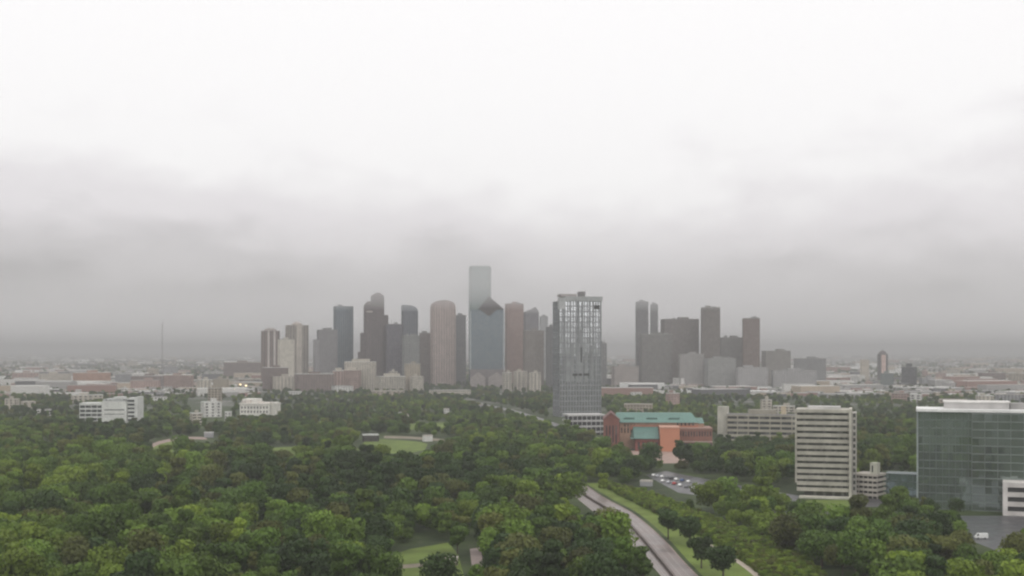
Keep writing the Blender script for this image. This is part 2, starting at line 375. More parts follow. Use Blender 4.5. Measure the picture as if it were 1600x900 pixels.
# stepped gabled granite tower
def gabled():
    r, w_, dp, h = thing('office_tower', 'tall dark brown tower rising in notched steps to a narrow peak', 'tower', 568, 607, 462, 2780, 8, .8, GR)
    wl = (.13,.1,.1); steps = [(-w_, -w_*.35, 0, hz(476,2780)), (-w_*.38, w_*.62, 0, h), (w_*.6, w_, 0, hz(492,2780)), (-w_*1.32, -w_*.98, 0, hz(520,2780)), (-w_*1.55, -w_*1.3, 0, hz(550,2780))]
    for i, (x0, x1, z0, z1) in enumerate(steps):
        cx, hw = (x0+x1)/2, (x1-x0)/2; dd = dp*(1-.06*i)
        wm = frame_walls(hw, dd, z0, z1, round(z1/4), max(2, round(hw*2/5)), .5, .5)
        wm.v = [(x+cx, y, z) for x, y, z in wm.v]; wm.build('wall_section', paint(wl), r)
        MB().box(x0+.6, x1-.6, -dd+.6, dd-.6, 0, z1-1).build('glazing', glass((.05,.05,.06), .1), r)
    def gable(x0, x1, z, n, hgt):
        m = MB()
        for k in range(n):
            t = k/n/2; m.box(x0+(x1-x0)*t, x1-(x1-x0)*t, -dp*.9, dp*.9, z+k*hgt, z+(k+1)*hgt-.02)
        return m
    gable(-w_*.33, w_*.57, h, 3, 2.4).build('stepped_gable', paint((.16,.12,.12)), r)
    gable(-w_*.95, -w_*.42, hz(476,2780), 3, 2.4).build('stepped_gable', paint((.16,.12,.12)), r)
    MB().box(-w_*.96, -w_*.42, -dp-.6, -dp+.3, hz(488,2780), hz(486,2780)).build('pale_ledge', paint((.5,.45,.42)), r)
gabled()
tower('dark violet grey slab at the right shoulder of the notched brown tower', 603, 628, 506, (.13,.12,.15), d=2760, rot=5, band=.3, pent=False)
r, w_, dp, h = thing('office_tower', 'slate blue tower with a sloping rounded roof, right of the notched brown tower', 'tower', 627, 653, 486, 2850, 10, .9, GR)
MB().box(-w_+.6, w_-.6, -dp+.6, dp-.6, 0, h-1).build('glazing', glass((.08,.1,.13), .1, .2), r)
frame_walls(w_, dp, 0, h, round(h/4), 6, .3, .3).build('wall', paint((.15,.16,.19)), r)
MB().extrude_y([(-w_, h+.05), (w_, h+.05), (w_*.9, h+6), (w_*.5, h+11), (0, h+13), (-w_, h+14)], -dp*.98, dp*.98).build('sloping_roof', paint((.2,.22,.25)), r)
tower('grey green mid-rise tower in front of the slate blue one', 628, 656, 524, (.22,.225,.22), d=2700, band=.5)
tower('low brownish tower between slate blue tower and beige round-topped tower', 655, 674, 520, (.24,.2,.19), d=2800, rot=4)

# beige round-topped tower
r, w_, dp, h = thing('office_tower', 'pale beige tower with a curved barrel top', 'tower', 672, 712, 478, 2750, 10, .7, GR)
MB().box(-w_+.6, w_-.6, -dp+.6, dp-.6, 0, h-1).build('glazing', glass((.1,.09,.09), .12), r)
frame_walls(w_, dp, 0, h, round(h/4), 9, .5, .5).build('wall', paint((.46,.37,.34)), r)
MB().extrude_y([(-w_*.98, h+.04)]+[(w_*.98*math.cos(t*math.pi/12), h+.04+13*math.sin(t*math.pi/12)) for t in range(11, 0, -1)]+[(w_*.98, h+.04)], -dp*.98, dp*.98).build('barrel_top', paint((.34,.27,.25)), r)
tower('narrow grey tower tucked behind the beige round-topped one', 708, 728, 492, (.2,.2,.21), d=2850)

# tallest, green glass with half-round ends
r, w_, dp, h = thing('office_tower', 'tallest tower, teal green glass, its top fading into the cloud', 'tower', 732, 768, 417, 2950, 0, .7, GR)
def oval(w1, d1, n=12, k=.35):
    pts = []
    for i in range(n+1): a = -math.pi/2+math.pi*i/n; pts.append((w1*(1-k)+w1*k*math.cos(a), d1*math.sin(a)))
    for i in range(n+1): a = math.pi/2+math.pi*i/n; pts.append((-w1*(1-k)+w1*k*math.cos(a), d1*math.sin(a)))
    return pts
MB().prism(oval(w_-.3, dp-.3), 0, h).build('glazing', glass((.035,.10,.09), .12, .45, (2, 4), .02), r)
m = MB()
for i in range(int(h/4)): m.prism(oval(w_, dp), i*4, i*4+.9)
m.build('wall', paint((.05,.12,.105), .4), r)
MB().prism(oval(w_*.9, dp*.9), h, h+3).build('roof', paint((.3,.33,.32)), r)

# blue glass tower with temple-like brown roof
def heritage():
    d = 2680
    r, w_, dp, h = thing('office_tower', 'wide blue grey glass tower capped with a stepped brown stone pyramid', 'tower', 735, 787, 484, d, 0, .75, GR)
    MB().box(-w_, w_, -dp, dp, hz(578, d), h).build('glazing', glass((.13,.18,.215), .12, .35, (2.4, 4), .015), r)
    s = w_/26
    m = MB()
    for i in range(22): 
        x = -w_+w_*2*(i+.5)/22; m.box(x-.25, x+.25, -dp-.25, dp+.25, hz(578, d), h-.05)
    m.build('mullions' if False else 'window_frame', paint((.25,.29,.32)), r)
    for sx in (-1, 1): MB().box(sx*w_-1.6, sx*w_+1.6, -dp-.6, -dp+6, hz(578,d), h-3).build('corner_strip', paint((.34,.37,.39)), r)
    m = MB(); apx = w_*.1; n = 9
    for k in range(n):
        t = k/n; x0 = apx-(w_*.62)*(1-t); x1 = apx+(w_*.9)*(1-t); m.box(x0, x1, -dp*(1-t*.8)-1, dp*(1-t*.8), h+k*3.1, h+(k+1)*3.1-.02)
    m.build('stepped_roof', paint((.06,.05,.05)), r)
    m = MB()
    for k in range(4): m.box(apx-w_*.45*(1-k/4.), apx+w_*.45*(1-k/4.), -dp-.8, -dp+1, h-(k+1)*3.1, h-k*3.1-.02)
    m.build('stone_chevron', paint((.07,.057,.055)), r)
    zb = hz(577, d)
    MB().box(-w_*1.02, w_*1.02, -dp-1, dp, 0, zb).build('base', paint((.17,.15,.15)), r)
    for sx, x0 in ((1, -w_), (1, w_*.08)):
        MB().extrude_y([(x0, 0), (x0+w_*.9, 0), (x0+w_*.9, zb*.55), (x0+w_*.5, zb*.85), (x0, zb*.55)], -dp-9, -dp-1.1).build('podium_gable', paint((.32,.28,.27)), r)
heritage()
tower('pinkish brown tower directly right of the blue glass pyramid tower', 789, 818, 474, (.36,.25,.22), d=2780, rot=8, band=.45)
r, w_, dp, h = tower('hazy dark tower with a slanted peak right of the pinkish one', 818, 842, 487, (.2,.19,.21), d=3100)
MB().extrude_y([(-w_, h+.02), (w_, h+.02), (w_*.5, h+12), (-w_*.1, h+5)], -dp*.9, dp*.9).build('slanted_peak', paint((.2,.19,.2)), r)
tower('faint pale tower behind, left of the near glass high-rise', 843, 856, 494, (.42,.42,.43), d=3300)
tower('brown grey mid-rise tower left of the near glass high-rise', 817, 850, 516, (.23,.2,.18), d=2650, rot=10)
tower('narrow charcoal tower touching the near high-rise at its left side', 853, 866, 510, (.13,.13,.135), d=2600)
# behind the near high-rise and to its right
tower('short grey tower just right of the near glass high-rise', 936, 948, 536, (.22,.22,.22), d=2700)
tower('grey slab tower at the left end of the right-hand group', 993, 1013, 471, (.19,.185,.19), d=2850, rot=10)
tower('slender grey tower close beside the grey slab tower', 1016, 1028, 475, (.24,.24,.245), d=2950)
tower('broad brown stepped tower between slender grey and square brown tower', 1032, 1092, 498, (.19,.165,.155), d=2850)
r, w_, dp, h = tower('lower dark tower in front of the broad brown one', 1000, 1050, 522, (.2,.19,.18), d=2750, rot=6)
tower('brown square-topped tower right of the broad brown stepped tower', 1095, 1125, 480, (.17,.145,.13), d=2800, rot=6)
tower('low grey block between the two square brown towers', 1122, 1160, 527, (.24,.23,.22), d=2850)
tower('flat-topped brown tower, rightmost of the downtown skyline', 1160, 1187, 497, (.2,.145,.125), d=2800, rot=4, pent=False)
tower('low tan block right of the flat-topped brown tower', 1190, 1235, 548, (.3,.28,.26), d=2900, rot=16)
tower('low wide grey block at the far right end of downtown', 1240, 1290, 560, (.27,.27,.27), d=3000, rot=6)
tower('glow-pale grey block low in front of the right-hand towers', 1060, 1100, 553, (.36,.34,.33), d=2700, rot=6)  # lens drop's white glow put into the wall colour of these low blocks
tower('grey green block low in front of the square brown tower', 1100, 1150, 560, (.34,.34,.33), d=2650, rot=14)
tower('glow-whitened block low near the flat-topped brown tower', 1150, 1200, 574, (.42,.41,.41), d=2600, rot=8)
tower('long glow-whitened slab low beyond the long beige offices', 1205, 1275, 579, (.43,.42,.42), d=2600, rot=5)
tower('glow-pale low tower between near high-rise and right-hand group', 955, 998, 572, (.42,.37,.35), d=2650, rot=12)

# far right pair of towers
r, w_, dp, h = thing('apartment_tower', 'pale cream square tower, left of the slim pinnacled one on the horizon', 'tower', 1344, 1358, 563, 3300, 12, .8, GR)
MB().box(-w_+.6, w_-.6, -dp+.6, dp-.6, 0, h-1).build('glazing', glass(), r)
frame_walls(w_, dp, 0, h, round(h/3.5), 5, .6, .5).build('wall', paint((.6,.53,.44)), r)
MB().box(-w_-.3, w_+.3, -dp-.3, dp+.3, h+.02, h+1.4).build('cornice', paint((.45,.4,.35)), r)
r, w_, dp, h = thing('apartment_tower', 'slim pink and grey tower with small arched crown on the right horizon', 'tower', 1371, 1387, 553, 3000, 8, .8, GR)
MB().box(-w_+.6, w_-.6, -dp+.6, dp-.6, 0, h-1).build('glazing', glass(), r)
frame_walls(w_, dp, 0, h, round(h/3.5), 5, .4, .4).build('wall', paint((.2,.185,.18)), r)
MB().box(-w_*.35, w_*.55, -dp-.8, -dp+.5, 0, h-2).build('pink_front', paint((.62,.46,.41)), r)
MB().extrude_y([(-w_*.8, h+.03), (w_*.8, h+.03), (w_*.6, h+5), (0, h+8), (-w_*.6, h+5)], -dp*.8, dp*.8).cyl(0, 0, h+7, h+13, .6, .2, 6).build('arched_crown', paint((.2,.18,.18)), r)
block('office_building', 'teal fronted low block at the foot of the slim pinnacled tower', 1376, 1396, 583, d=2700, wall=(.22,.26,.25), group=GR, cat='building')
r, w_, dp, h = block('office_building', 'dark block with raised centre, right of the slim pinnacled tower', 1409, 1432, 573, d=2800, wall=(.1,.1,.11), group=GR)
MB().box(-w_*.35, w_*.4, -dp*.8, dp*.8, h-.6, h+7).build('raised_centre', paint((.08,.08,.085)), r)

# ------------------------------------------------------------------ radio mast
def mast(px, yt, d, label):
    x = (px-800)/F*d; h = hz(yt, d); r = tag(empty('radio_mast', (x, d, 0)), label, 'mast')
    m = MB()
    for a in range(3): m.cyl(1.1*math.cos(a*2.094), 1.1*math.sin(a*2.094), 0, h, .2, .16, 5)
    for i in range(int(h/4)):
        for a in range(3):
            x0, y0 = 1.1*math.cos(a*2.094), 1.1*math.sin(a*2.094); x1, y1 = 1.1*math.cos((a+1)*2.094), 1.1*math.sin((a+1)*2.094)
            j = len(m.v); m.v += [(x0,y0,i*4),(x0,y0,i*4+.25),(x1,y1,i*4+4.25),(x1,y1,i*4+4)]; m.f.append((j,j+1,j+2,j+3))
    m.build('lattice', paint((.3,.28,.28)), r)
    MB().cyl(0, 0, h, h+10, .2, .08, 6).build('antenna', paint((.3,.3,.3)), r)
    MB().box(-3, 3, -3, 3, 0, 3).build('base', paint((.4,.4,.4)), r)
mast(253.5, 503, 2500, 'tall thin lattice radio mast rising above the left horizon')

# ------------------------------------------------------------------ near glass high-rise
def highrise():
    d = 1512; yt = 470
    r, w_, dp, h = thing('residential_high_rise', 'nearest grey glass high-rise with bright gridded upper windows, standing alone at the centre', 'high-rise', 863, 940, yt, d, 15, .62)
    nf = 44; fh = h/nf; gm = glass((.86,.88,.9), .05, 1.0, (3.6, fh*2), .02, blinds=.0); gm2 = glass((.42,.44,.46), .12, .7, (2.4, fh), .03, blinds=.5)  # one glazing in two tones: bright sky reflection above, dimmer ground reflection below
    for i in range(nf):
        MB().box(-w_+.6, w_-.6, -dp+.6, dp-.6, i*fh+.02, (i+1)*fh-.02).build('window_band', gm if i > nf*.5 else gm2, r)
    frame_walls(w_, dp, 0, h, nf//2, 15, .2, .3, 9).build('wall', paint((.25,.26,.27)), r)
    for x in (-.78, -.47, -.12, .1, .45, .62, .97): MB().box(x*w_-.75, x*w_+.75, -dp-.5, -dp+.5, h*.33, h-.1).build('pier', paint((.24,.25,.255)), r)
    # added grey panels painted as the ragged lower edge of the sky's reflection
    for x0, x1, f in ((-.7,-.5,.58),(-.45,-.3,.63),(-.2,-.02,.60),(-.02,.08,.76),(.2,.35,.56),(.5,.6,.62),(.7,.8,.58)):
        MB().box(x0*w_, x1*w_, -dp-.3, -dp+.5, h*.3, h*f).build('reflection_edge_panel', paint((.26,.27,.275)), r)
    MB().box(-w_*.72, w_+1.1, -dp-.9, dp, h+.02, h+5.4).build('crown_fascia', paint((.36,.37,.37)), r)
    MB().box(-w_-.4, -w_*.72-.02, -dp-.7, -dp+6, h*.93, h+4).build('corner_crown', paint((.42,.43,.43)), r)
    MB().box(-w_*.85, -w_*.1, -dp*.5, dp*.6, h+5.4, h+8.5).build('penthouse', paint((.33,.3,.29)), r)
    MB().box(w_*.05, w_*.3, -dp*.6, dp*.2, h+5.4, h+11.5).build('penthouse', paint((.2,.19,.19)), r)
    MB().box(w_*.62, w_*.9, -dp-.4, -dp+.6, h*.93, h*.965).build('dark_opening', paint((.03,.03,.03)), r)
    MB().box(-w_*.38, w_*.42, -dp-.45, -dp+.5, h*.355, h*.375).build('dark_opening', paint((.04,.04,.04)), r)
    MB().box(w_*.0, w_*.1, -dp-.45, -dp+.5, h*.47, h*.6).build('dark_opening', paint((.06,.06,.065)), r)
    for i in range(26): MB().box(-w_-1.3, -w_+.3, -dp-.9, -dp+4, h*.3+i*h*.025, h*.3+i*h*.025+.5).build('balcony', paint((.33,.34,.34)), r)
highrise()
# white decks at its feet
r, w_, dp, h = thing('parking_garage', 'long white-banded open deck building at the foot of the near high-rise', 'garage', 878, 946, 648, 1193, 14, .7)
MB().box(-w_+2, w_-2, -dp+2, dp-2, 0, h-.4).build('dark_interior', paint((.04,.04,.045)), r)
for i in range(4): MB().box(-w_, w_, -dp, dp, h-1.6-i*5.2, h-i*5.2).build('deck_band', paint((.47,.46,.45)), r)
for i in range(9): MB().box(-w_+i*w_/4-.3, -w_+i*w_/4+.3, -dp+.3, -dp+.9, 0, h-1.6).build('column', paint((.45,.45,.45)), r)

# ------------------------------------------------------------------ brick and green-roofed bank building
BR, BR2, PE, SA_, TE = (.22,.085,.065), (.25,.115,.085), (.43,.27,.19), (.50,.215,.13), (.115,.215,.185)
def bank():
    d = gd(703); k = d/F; X = lambda px: (px-1027)*k; Z = lambda py: hz(py, d+9)
    r = tag(empty('brick_building', ((1027-800)*k, d, 0), R(-4)), 'salmon and red brick building with long green copper roof', 'building')
    win = glass((.03,.03,.035), .1, 0, (2, 3), .02)
    # entrance pavilion with gable
    MB().extrude_y([(X(943), 0), (X(968), 0), (X(968), Z(656)), (X(955), Z(645)), (X(943), Z(656))], 0, 40).build('gable_pavilion', paint(BR), r)
    MB().extrude_y([(X(955), Z(644)), (X(942), Z(655.5)), (X(942), Z(656.5)), (X(955), Z(645.2)), (X(969), Z(656.5)), (X(969), Z(655.5))], -.6, 41).build('gable_coping', paint((.16,.07,.06)), r)
    for i in range(4): MB().box(X(947+i*5), X(949+i*5), -.06, .5, Z(692), Z(664)).build('window', win, r)
    # hall
    MB().box(X(969), X(1092), 12, 50, 0, Z(660)).build('wall', paint(PE), r)
    MB().box(X(985), X(1092), 11.4, 12.2, Z(672), Z(664.5)).build('brick_frieze', paint((.45,.2,.13)), r)
    for i in range(6): MB().box(X(971+i*5), X(973+i*5), 11.9, 12.4, Z(677), Z(669)).build('window', win, r)
    for i in range(4): MB().box(X(976+i*5), X(978+i*5), 11.9, 12.4, Z(667.5), Z(663.5)).build('window', win, r)
    for i in range(5): MB().box(X(1059+i*6), X(1061+i*6), 11.1, 12.4, Z(665), Z(661)).build('window', win, r)
    m = MB(); z0, z1 = Z(660.5), Z(660.5)+7.0
    m.prism([(X(957), 10), (X(1094), 10), (X(1094), 52), (X(957), 52)], z0, z1, [(X(964), 26), (X(1084), 26), (X(1084), 36), (X(964), 36)])
    m.build('green_roof', paint(TE, .6, .15, .05), r)
    for i in range(28): 
        x = X(958.5+i*4.8); MB if False else None
    for cx in (975, 1011, 1046):
        q = MB(); y0 = 12.5; q.prism([(X(cx), y0+3), (X(cx+17), y0+3), (X(cx+15), y0+10), (X(cx-4), y0+10)], z0+1.6, z0+3.0); q.build('dormer', paint((.035,.08,.07)), r)
        q = MB(); q.prism([(X(cx+2), y0+4), (X(cx+17.6), y0+4), (X(cx+16), y0+11), (X(cx-1), y0+11)], z0+3.02, z0+3.7); q.build('dormer_roof', paint(TE, .6), r)
    # lower green lean-to over red bay
    MB().prism([(X(985), -14), (X(1029), -14), (X(1029), 11), (X(985), 11)], Z(683), 0, [(X(990), -14, Z(682)), (X(1029), -14, Z(682)), (X(1029), 10.5, Z(667)), (X(990), 10.5, Z(667))]).build('lean_to_roof', paint((.09,.18,.155), .6), r)
    MB().box(X(992), X(1028.8), -12, 11, 0, Z(683.2)).build('red_bay', paint((.23,.07,.055)), r)
    for i in range(5): MB().box(X(996+i*7), X(999+i*7), -12.06, -11, Z(702), Z(688)).build('window', win, r)
    MB().box(X(1030), X(1060), -16, 12, 0, Z(667)+.5).build('salmon_block', paint(SA_, .8, .08), r)
    MB().box(X(1029.6), X(1060.4), -16.3, 12.2, Z(667)+.52, Z(667)+1.3).build('coping', paint((.5,.28,.2)), r)
    # right wing
    MB().box(X(1060.5), X(1112), -2, 30, 0, Z(670)).build('wing_wall', paint(BR2), r)
    MB().box(X(1060.3), X(1112.5), -2.3, 30.2, Z(670)+.02, Z(667.5)).build('wing_cornice', paint((.3,.18,.14)), r)
    MB().box(X(1060.6), X(1112.2), -2.2, -1.9, Z(689), Z(687.5)).build('stone_band', paint((.5,.4,.36)), r)
    for i in range(12): MB().box(X(1062+i*4.2), X(1063.8+i*4.2), -2.06, -1, Z(680), Z(672.5)).build('window', win, r)
    MB().box(X(1061), X(1111), -2.07, -1.2, Z(697), Z(690.5)).build('ground_floor_glazing', glass((.05,.06,.08)), r)
    MB().prism([(X(1088), 14), (X(1102), 14), (X(1102), 34), (X(1088), 34)], Z(662), 0, [(X(1088), 14, Z(662)+.1), (X(1102), 14, Z(662)+.1), (X(1102), 34, Z(655)), (X(1088), 34, Z(655))]).build('small_green_roof', paint(TE, .6), r)
    MB().box(X(1092.3), X(1101.5), 14.3, 34, Z(672), Z(662.1)).build('link_wall', paint(PE), r)
bank()

# ------------------------------------------------------------------ white office building on the left
def white_office():
    d = 1302; k = d/F; X = lambda px: (px-170)*k; Z = lambda py: hz(py, d)
    r = tag(empty('office_building', ((170-800)*k, d, 0), R(4)), 'white office building with dark window bands and blank centre, among trees at left', 'building')
    gm = glass((.035,.045,.045), .1, 0, (3, 3.5)); W_ = paint((.62,.63,.6))
    MB().box(X(125)+.6, X(160), .6, 26, 0, Z(631)).build('left_glazing', gm, r)
    for y in (631, 637.5, 644, 650.5, 657): MB().box(X(125), X(160), 0, 26.5, Z(y+2.4), Z(y)+(.0 if y > 631 else .8)).build('wall_band', W_, r)
    for i, px in enumerate((125.5, 134, 143, 152)): MB().box(X(px)-.25, X(px)+.25, .1, .9, 0, Z(631)).build('column', W_, r)
    MB().box(X(160.2), X(198), -3, 28, 0, Z(627)).build('centre_wall', paint((.66,.67,.63)), r)
    MB().box(X(164), X(195), -3.06, -2.5, Z(641), Z(639.5)).build('window_band', gm, r)
    MB().box(X(164), X(195), -3.06, -2.5, Z(647.5), Z(646.5)).build('window_band', gm, r)
    MB().box(X(162), X(196), -2, 27, Z(627)+.02, Z(623.5)).build('penthouse', paint((.42,.43,.42)), r)
    MB().box(X(177), X(190), 0, 22, Z(623.5)+.02, Z(620.5)).build('penthouse', paint((.6,.61,.58)), r)
    for px in (166, 172, 193): MB().box(X(px), X(px+2), -2.1, -1, Z(626), Z(624)).build('vent', paint((.06,.06,.06)), r)
    MB().box(X(198.2)+.6, X(213), .6, 27, 0, Z(624)).build('right_glazing', gm, r)
    for y in (622, 628, 634, 640, 646, 652, 658): MB().box(X(198.2), X(214), 0, 27.5, Z(y+2.8), Z(y)).build('wall_band', W_, r)
    MB().box(X(209.5), X(214.3), -.5, 28, 0, Z(620.5)).build('stair_tower', W_, r)
white_office()

# low white building
def low_white():
    d = 1512; k = d/F; X = lambda px: (px-399)*k; Z = lambda py: hz(py, d)
    r = tag(empty('office_building', ((399-800)*k, d, 0), R(-5)), 'low white building with a row of small windows and cluttered bright roof', 'building')
    W_ = paint((.7,.68,.63)); gm = glass((.05,.05,.05))
    MB().box(X(374), X(421), 0, 40, 0, Z(632)).build('wall', W_, r)
    MB().box(X(373.5), X(421.5), -.6, 40.6, Z(632)+.02, Z(630)).build('parapet', paint((.75,.72,.66)), r)
    for i in range(9): MB().box(X(376.5+i*5), X(378.7+i*5), -.06, .8, Z(638.5), Z(635)).build('window', gm, r)
    for i in range(9): MB().box(X(376.5+i*5), X(378.7+i*5), -.06, .8, Z(645), Z(641.5)).build('window', gm, r)
    MB().box(X(373), X(396), 12, 36, Z(630)+.02, Z(624)).build('penthouse', W_, r)
    for i, (a, b, y) in enumerate(((375,379,627),(382,388,625.5),(400,408,627.5),(410,425,629))): MB().box(X(a), X(b), 4+i, 11+i, Z(630)+.02, Z(y)).build('roof_unit', paint((.6,.55,.5)), r)
    MB().box(X(421.7), X(427), 6, 34, 0, Z(630.5)).build('end_wing', paint((.68,.66,.6)), r)
low_white()

# ------------------------------------------------------------------ right-hand office buildings
def banded_tower():
    d = gd(778); k = d/F; X = lambda px: (px-1290)*k; Z = lambda py: hz(py, d)
    r = tag(empty('office_building', ((1290-800)*k, d, 0), R(-15.5)), 'tall white office block with horizontal dark window bands between two end columns', 'building')
    W_ = paint((.43,.41,.35), .75, .3); gm = glass((.05,.055,.05), .12, 0, (1.5, 3.8), .03)
    n = 13; y0, y1 = 652, 768; h0 = Z(768)
    fh = (Z(645)-h0)/n
    MB().box(X(1256)+.4, X(1322)-.1, 3, 20, 0, h0).build('lobby_glazing', glass((.03,.03,.03)), r)
    for i in range(n):
        MB().box(X(1247), X(1323), 1.2, 22, h0+i*fh+1.9, h0+(i+1)*fh-.02).build('window_band', gm, r)
        MB().box(X(1246), X(1324.8), 0, 22.6, h0+i*fh, h0+i*fh+1.88).build('spandrel', W_, r)
    MB().box(X(1244), X(1325), -.4, 23, Z(645)+.02, Z(640)).build('parapet', W_, r)
    MB().box(X(1243.5), X(1246), -.8, 23.4, Z(755), Z(641)).build('end_column', W_, r)
    MB().box(X(1325.2), X(1329.6), -1.4, 24, 0, Z(639)).build('end_column', paint((.5,.48,.41)), r)
    MB().box(X(1330), X(1336.5), 1, 21, 0, Z(645)).build('side_wall', paint((.4,.38,.35)), r)
    for i in range(n): MB().box(X(1331.5), X(1335), .94, 2, h0+i*fh+1, h0+i*fh+2.9).build('side_window', gm, r)
    MB().box(X(1262), X(1312), 5, 18, Z(640), Z(636)).build('penthouse', paint((.5,.49,.47)), r)
    MB().box(X(1250), X(1332), -5, 1, 0, 1).build('terrace', paint((.6,.58,.5)), r)
banded_tower()
r, w_, dp, h = block('office_building', 'long beige office slab behind the white banded block, partly behind trees', 1136, 1290, 648, yb=690, wall=(.37,.345,.28), rot=-5, ratio=.2, fh=4.4, bay=9, band=.5, pier=.08, floors=True)
MB().box(-w_-9, -w_-.1, -2, dp, 0, h+6).build('stair_tower', paint((.48,.46,.4)), r)
MB().box(w_*.1, w_*.2, -3, 3, h, h+7).build('roof_unit', paint((.5,.42,.3)), r)
MB().box(-w_*.3, -w_*.05, -3, 3, h, h+4).build('roof_unit', paint((.4,.37,.33)), r)

def garage():
    d = 684; r, w_, dp, h = thing('parking_garage', 'small tan open-deck garage with stair tower, right of the white banded block', 'garage', 1335, 1384, 741, d, -24, .9)
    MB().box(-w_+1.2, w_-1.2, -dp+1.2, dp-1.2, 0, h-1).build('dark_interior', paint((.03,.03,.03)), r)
    f = h/5
    for i in range(5): MB().box(-w_, w_, -dp, dp, (i+1)*f-1.25, (i+1)*f).build('deck_band', paint((.52,.48,.42)), r)
    for i in range(6): MB().box(-w_+i*w_/2.5-.2, -w_+i*w_/2.5+.2, -dp+.1, -dp+.5, 0, h-1.5).build('column', paint((.45,.42,.37)), r)
    MB().box(w_*.35, w_*.95, -dp*.9, -dp*.2, h+.02, h+6).build('stair_tower', paint((.55,.54,.45)), r)
    MB().box(w_*.5, w_*.62, -dp*.9-.06, -dp*.8, h+1, h+4.5).build('window', glass(), r)
garage()
def curtain(name, label, px0, px1, yt, d, rot, ratio, c, fr, fh=4.0, bay=3.0, **k):
    r, w_, dp, h = thing(name, label, 'building', px0, px1, yt, d, rot, ratio)
    nf = round(h/fh); f = h/nf; gm = glass(c, .06, .75, (bay, f), .035, .9, blinds=.06)
    for i in range(nf): MB().box(-w_, w_, -dp, dp, i*f+.12, (i+1)*f-.02).build('window_band', gm, r)
    frame_walls(w_+.08, dp+.08, 0, h, nf, round(2*w_/bay), .10, .05, t=-.1).build('window_frame', paint(fr, .5), r)
    return r, w_, dp, h
r, w_, dp, h = curtain('glass_office', 'large dark green glass office block at right with white roof edge', 1434, 1680, 645, gd(800), 3, .35, (.26,.32,.29), (.15,.18,.165))
MB().box(-w_*.32, w_, -dp-1.6, -dp-.25, 0, h-.4).build('forward_facet', glass((.25,.30,.28), .06, .8, (3, 4), .045, .9, blinds=.06), r)
m = MB()
for i in range(int(h/4)+1): m.box(-w_*.32-.05, w_+.05, -dp-1.75, -dp-1.0, i*4, i*4+.42)
for i in range(int(w_*1.32/6)+1): m.box(-w_*.32+i*6-.08, -w_*.32+i*6+.08, -dp-1.7, -dp-1.5, 0, h-.5)
m.build('facet_frame', paint((.20,.23,.215), .5), r)
MB().box(-w_-.5, w_+.5, -dp-1.9, dp+.5, h+.02, h+1.3).build('white_roof_edge', paint((.8,.8,.78)), r)
MB().box(-w_+13, w_*.15, -dp+7, dp-5, h+1.32, h+4.4).build('penthouse', paint((.5,.485,.475)), r)
MB().box(-w_+12.6, w_*.15+.4, -dp+6.6, dp-4.6, h+4.42, h+5.1).build('penthouse_roof', paint((.75,.73,.7)), r)
MB().box(w_*.15+.5, w_*.7, -dp+8, dp-6, h+1.32, h+4.2).build('penthouse', paint((.33,.32,.31)), r)
MB().box(-w_-.25, -w_+.5, -dp-.4, -dp+.4, 3, h-.2).build('corner_mullion', paint((.3,.34,.33)), r)
curtain('glass_office', 'low blue green glass wing between the tan garage and the dark glass block', 1383, 1440, 741, 691, -8, .8, (.26,.35,.36), (.10,.13,.13))
r, w_, dp, h = thing('parking_garage', 'white open-deck garage cut by the right picture edge', 'garage', 1568, 1660, 756, gd(808), 2, .8)
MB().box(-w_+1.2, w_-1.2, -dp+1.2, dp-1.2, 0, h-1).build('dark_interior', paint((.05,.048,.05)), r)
for i in range(4): MB().box(-w_, w_, -dp, dp, h-2.2-i*4.6, h-i*4.6).build('deck_band', paint((.6,.57,.54)), r)
MB().box(-w_-.2, -w_+2, -dp-.3, -dp+2, 0, h+.3).build('corner_column', paint((.66,.63,.6)), r)

